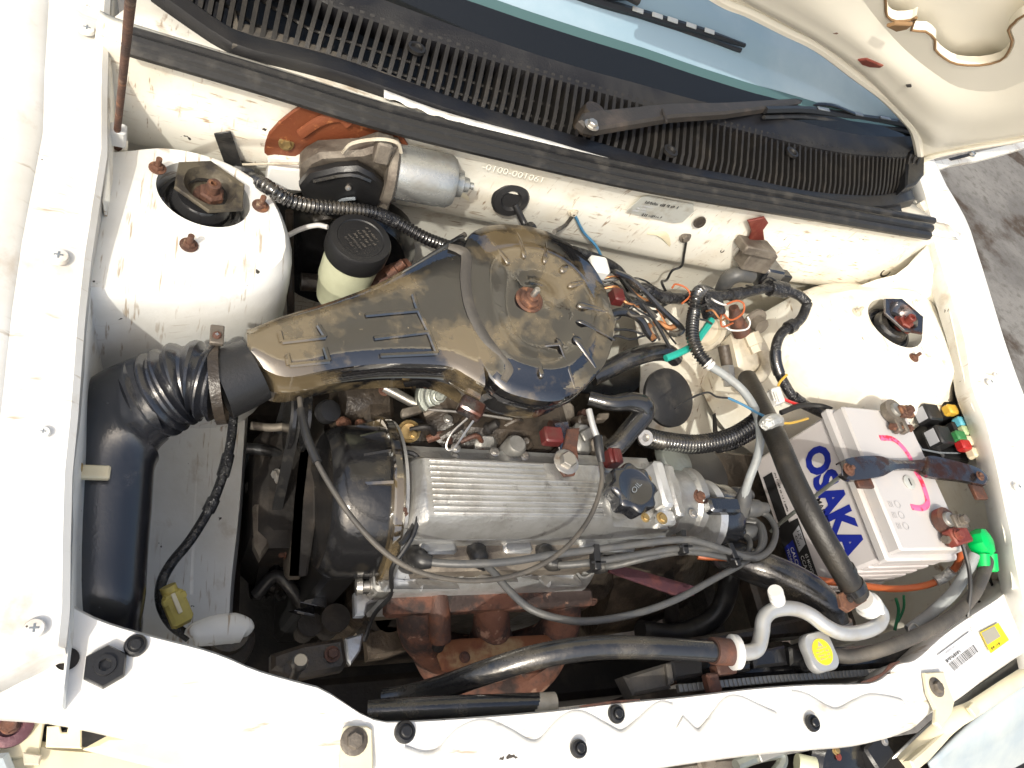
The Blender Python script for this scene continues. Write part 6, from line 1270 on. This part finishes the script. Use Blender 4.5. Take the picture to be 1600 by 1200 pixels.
oc2 = thing('battery_cable', 'orange battery cable with silver taped end under the battery', 'cable', P(1400, 915, .72))
MB().tube([P(*a) for a in ((1248, 900, .745), (1290, 908, .75), (1340, 914, .755), (1395, 920, .76), (1440, 916, .775), (1470, 905, .79), (1494, 885, .815), (1502, 860, .845), (1500, 842, .868))], .0048, 12, 7).build('cable', 'wire_orange', oc2)
MB().tube([P(*a) for a in ((1462, 908, .788), (1475, 902, .796), (1488, 891, .81))], .0068, 12, 4).build('taped_end', 'tape_silver', oc2)
wire([(1502, 845, .872), (1508, 865, .868), (1514, 890, .862), (1516, 920, .855), (1513, 950, .845), (1512, 964, .84)], 'wire_black', 'black strap wire hanging from the battery lug to the support', .0026, 'strap_wire')
wire([(1400, 935, .74), (1404, 955, .73), (1398, 985, .72)], 'wire_green', 'dark green wire below the battery', .0022)
wire([(1412, 930, .74), (1412, 950, .73), (1403, 972, .72)], 'wire_green', 'second green wire touching the first below the battery', .0018)
wire([(1545, 900, .80), (1552, 925, .79), (1540, 950, .79), (1530, 940, .80)], 'wire_black', 'black wire loop from the corner switch', .002)
wire([(1430, 1000, .79), (1420, 985, .79), (1428, 975, .79), (1440, 985, .79)], 'steel', 'small bent wire clip beside the overflow hose', .0014)
wv = MB().box(P(934, 418, .862), V(.013, 0, 0), V(0, .014, 0), V(0, 0, .010), .004); solo('vacuum_switch', wv, 'white_plastic', 'white vacuum switch peeping out behind the air cleaner', 'switch')
rv = MB().box(P(964, 464, .845), V(.008, 0, 0), V(0, .010, 0), V(0, 0, .008), .002); solo('vacuum_switch', rv, 'dull_red', 'dark red vacuum switch behind the air cleaner rim', 'switch')
bk = MB().box(P(1112, 477, .855), V(.016, .003, 0), V(-.003, .016, .004), V(0, 0, .010), .003); solo('loom_plug', bk, 'tape', 'black plug block wrapped in tape under the harness', 'connector')
cw = MB().tube([P(450, 368, .80), P(470, 358, .80), P(495, 352, .805), P(512, 355, .81)], .003, 8, 5); solo('clutch_wire', cw, 'wire_white', 'pale frayed cable between strut tower and reservoir', 'cable')

rq = random.Random(12)                           # loose wires between the air cleaner and the firewall harness
desc = ['sagging', 'tight', 'taped', 'kinked', 'thin', 'looped', 'frayed', 'short', 'dusty', 'twisted', 'curling', 'slack']
to_ = ['towards the firewall harness', 'towards the copper joint', 'behind the vacuum switch', 'under the ribbed sleeve']
for k in range(12):
    a = (rq.uniform(955, 975), rq.uniform(425, 520), .835); b = (rq.uniform(1000, 1075), rq.uniform(455, 545), rq.uniform(.82, .85))
    m1 = ((a[0]*.65+b[0]*.35)+rq.uniform(-8, 8), (a[1]*.65+b[1]*.35)+rq.uniform(-16, 10), .85); m2 = ((a[0]*.3+b[0]*.7)+rq.uniform(-8, 8), (a[1]*.3+b[1]*.7)+rq.uniform(-14, 14), .845)
    wire([(a[0]-30, a[1]+4, .82), a, m1, m2, b], ('wire_black', 'wire_black', 'rubber_dusty', 'wire_black', 'copper_wire', 'wire_black')[k % 6], desc[k]+' wire from the air cleaner '+to_[k % 4], rq.choice((.0013, .0018, .0025)), group='loose wires behind the air cleaner')
for k, (x, y) in enumerate(((1100, 480), (1118, 492), (1096, 500), (1122, 470), (1180, 452), (1205, 445))):
    wire([(x-14, y-6, .86), (x-4, y+rq.uniform(-12, 4), .872), (x+8, y+rq.uniform(-6, 10), .868), (x+16, y+6, .855)], ('wire_black', 'copper_wire', 'wire_black', 'wire_white', 'wire_black', 'wire_black')[k], ['black wire tail on the taped plug block', 'bare copper tail on the taped plug block', 'black wire curl under the taped plug block', 'white wire tail above the taped plug block', 'black wire tail beside the ignition coil', 'second black wire tail beside the ignition coil plug'][k], .0014, group='wire tails on the harness')
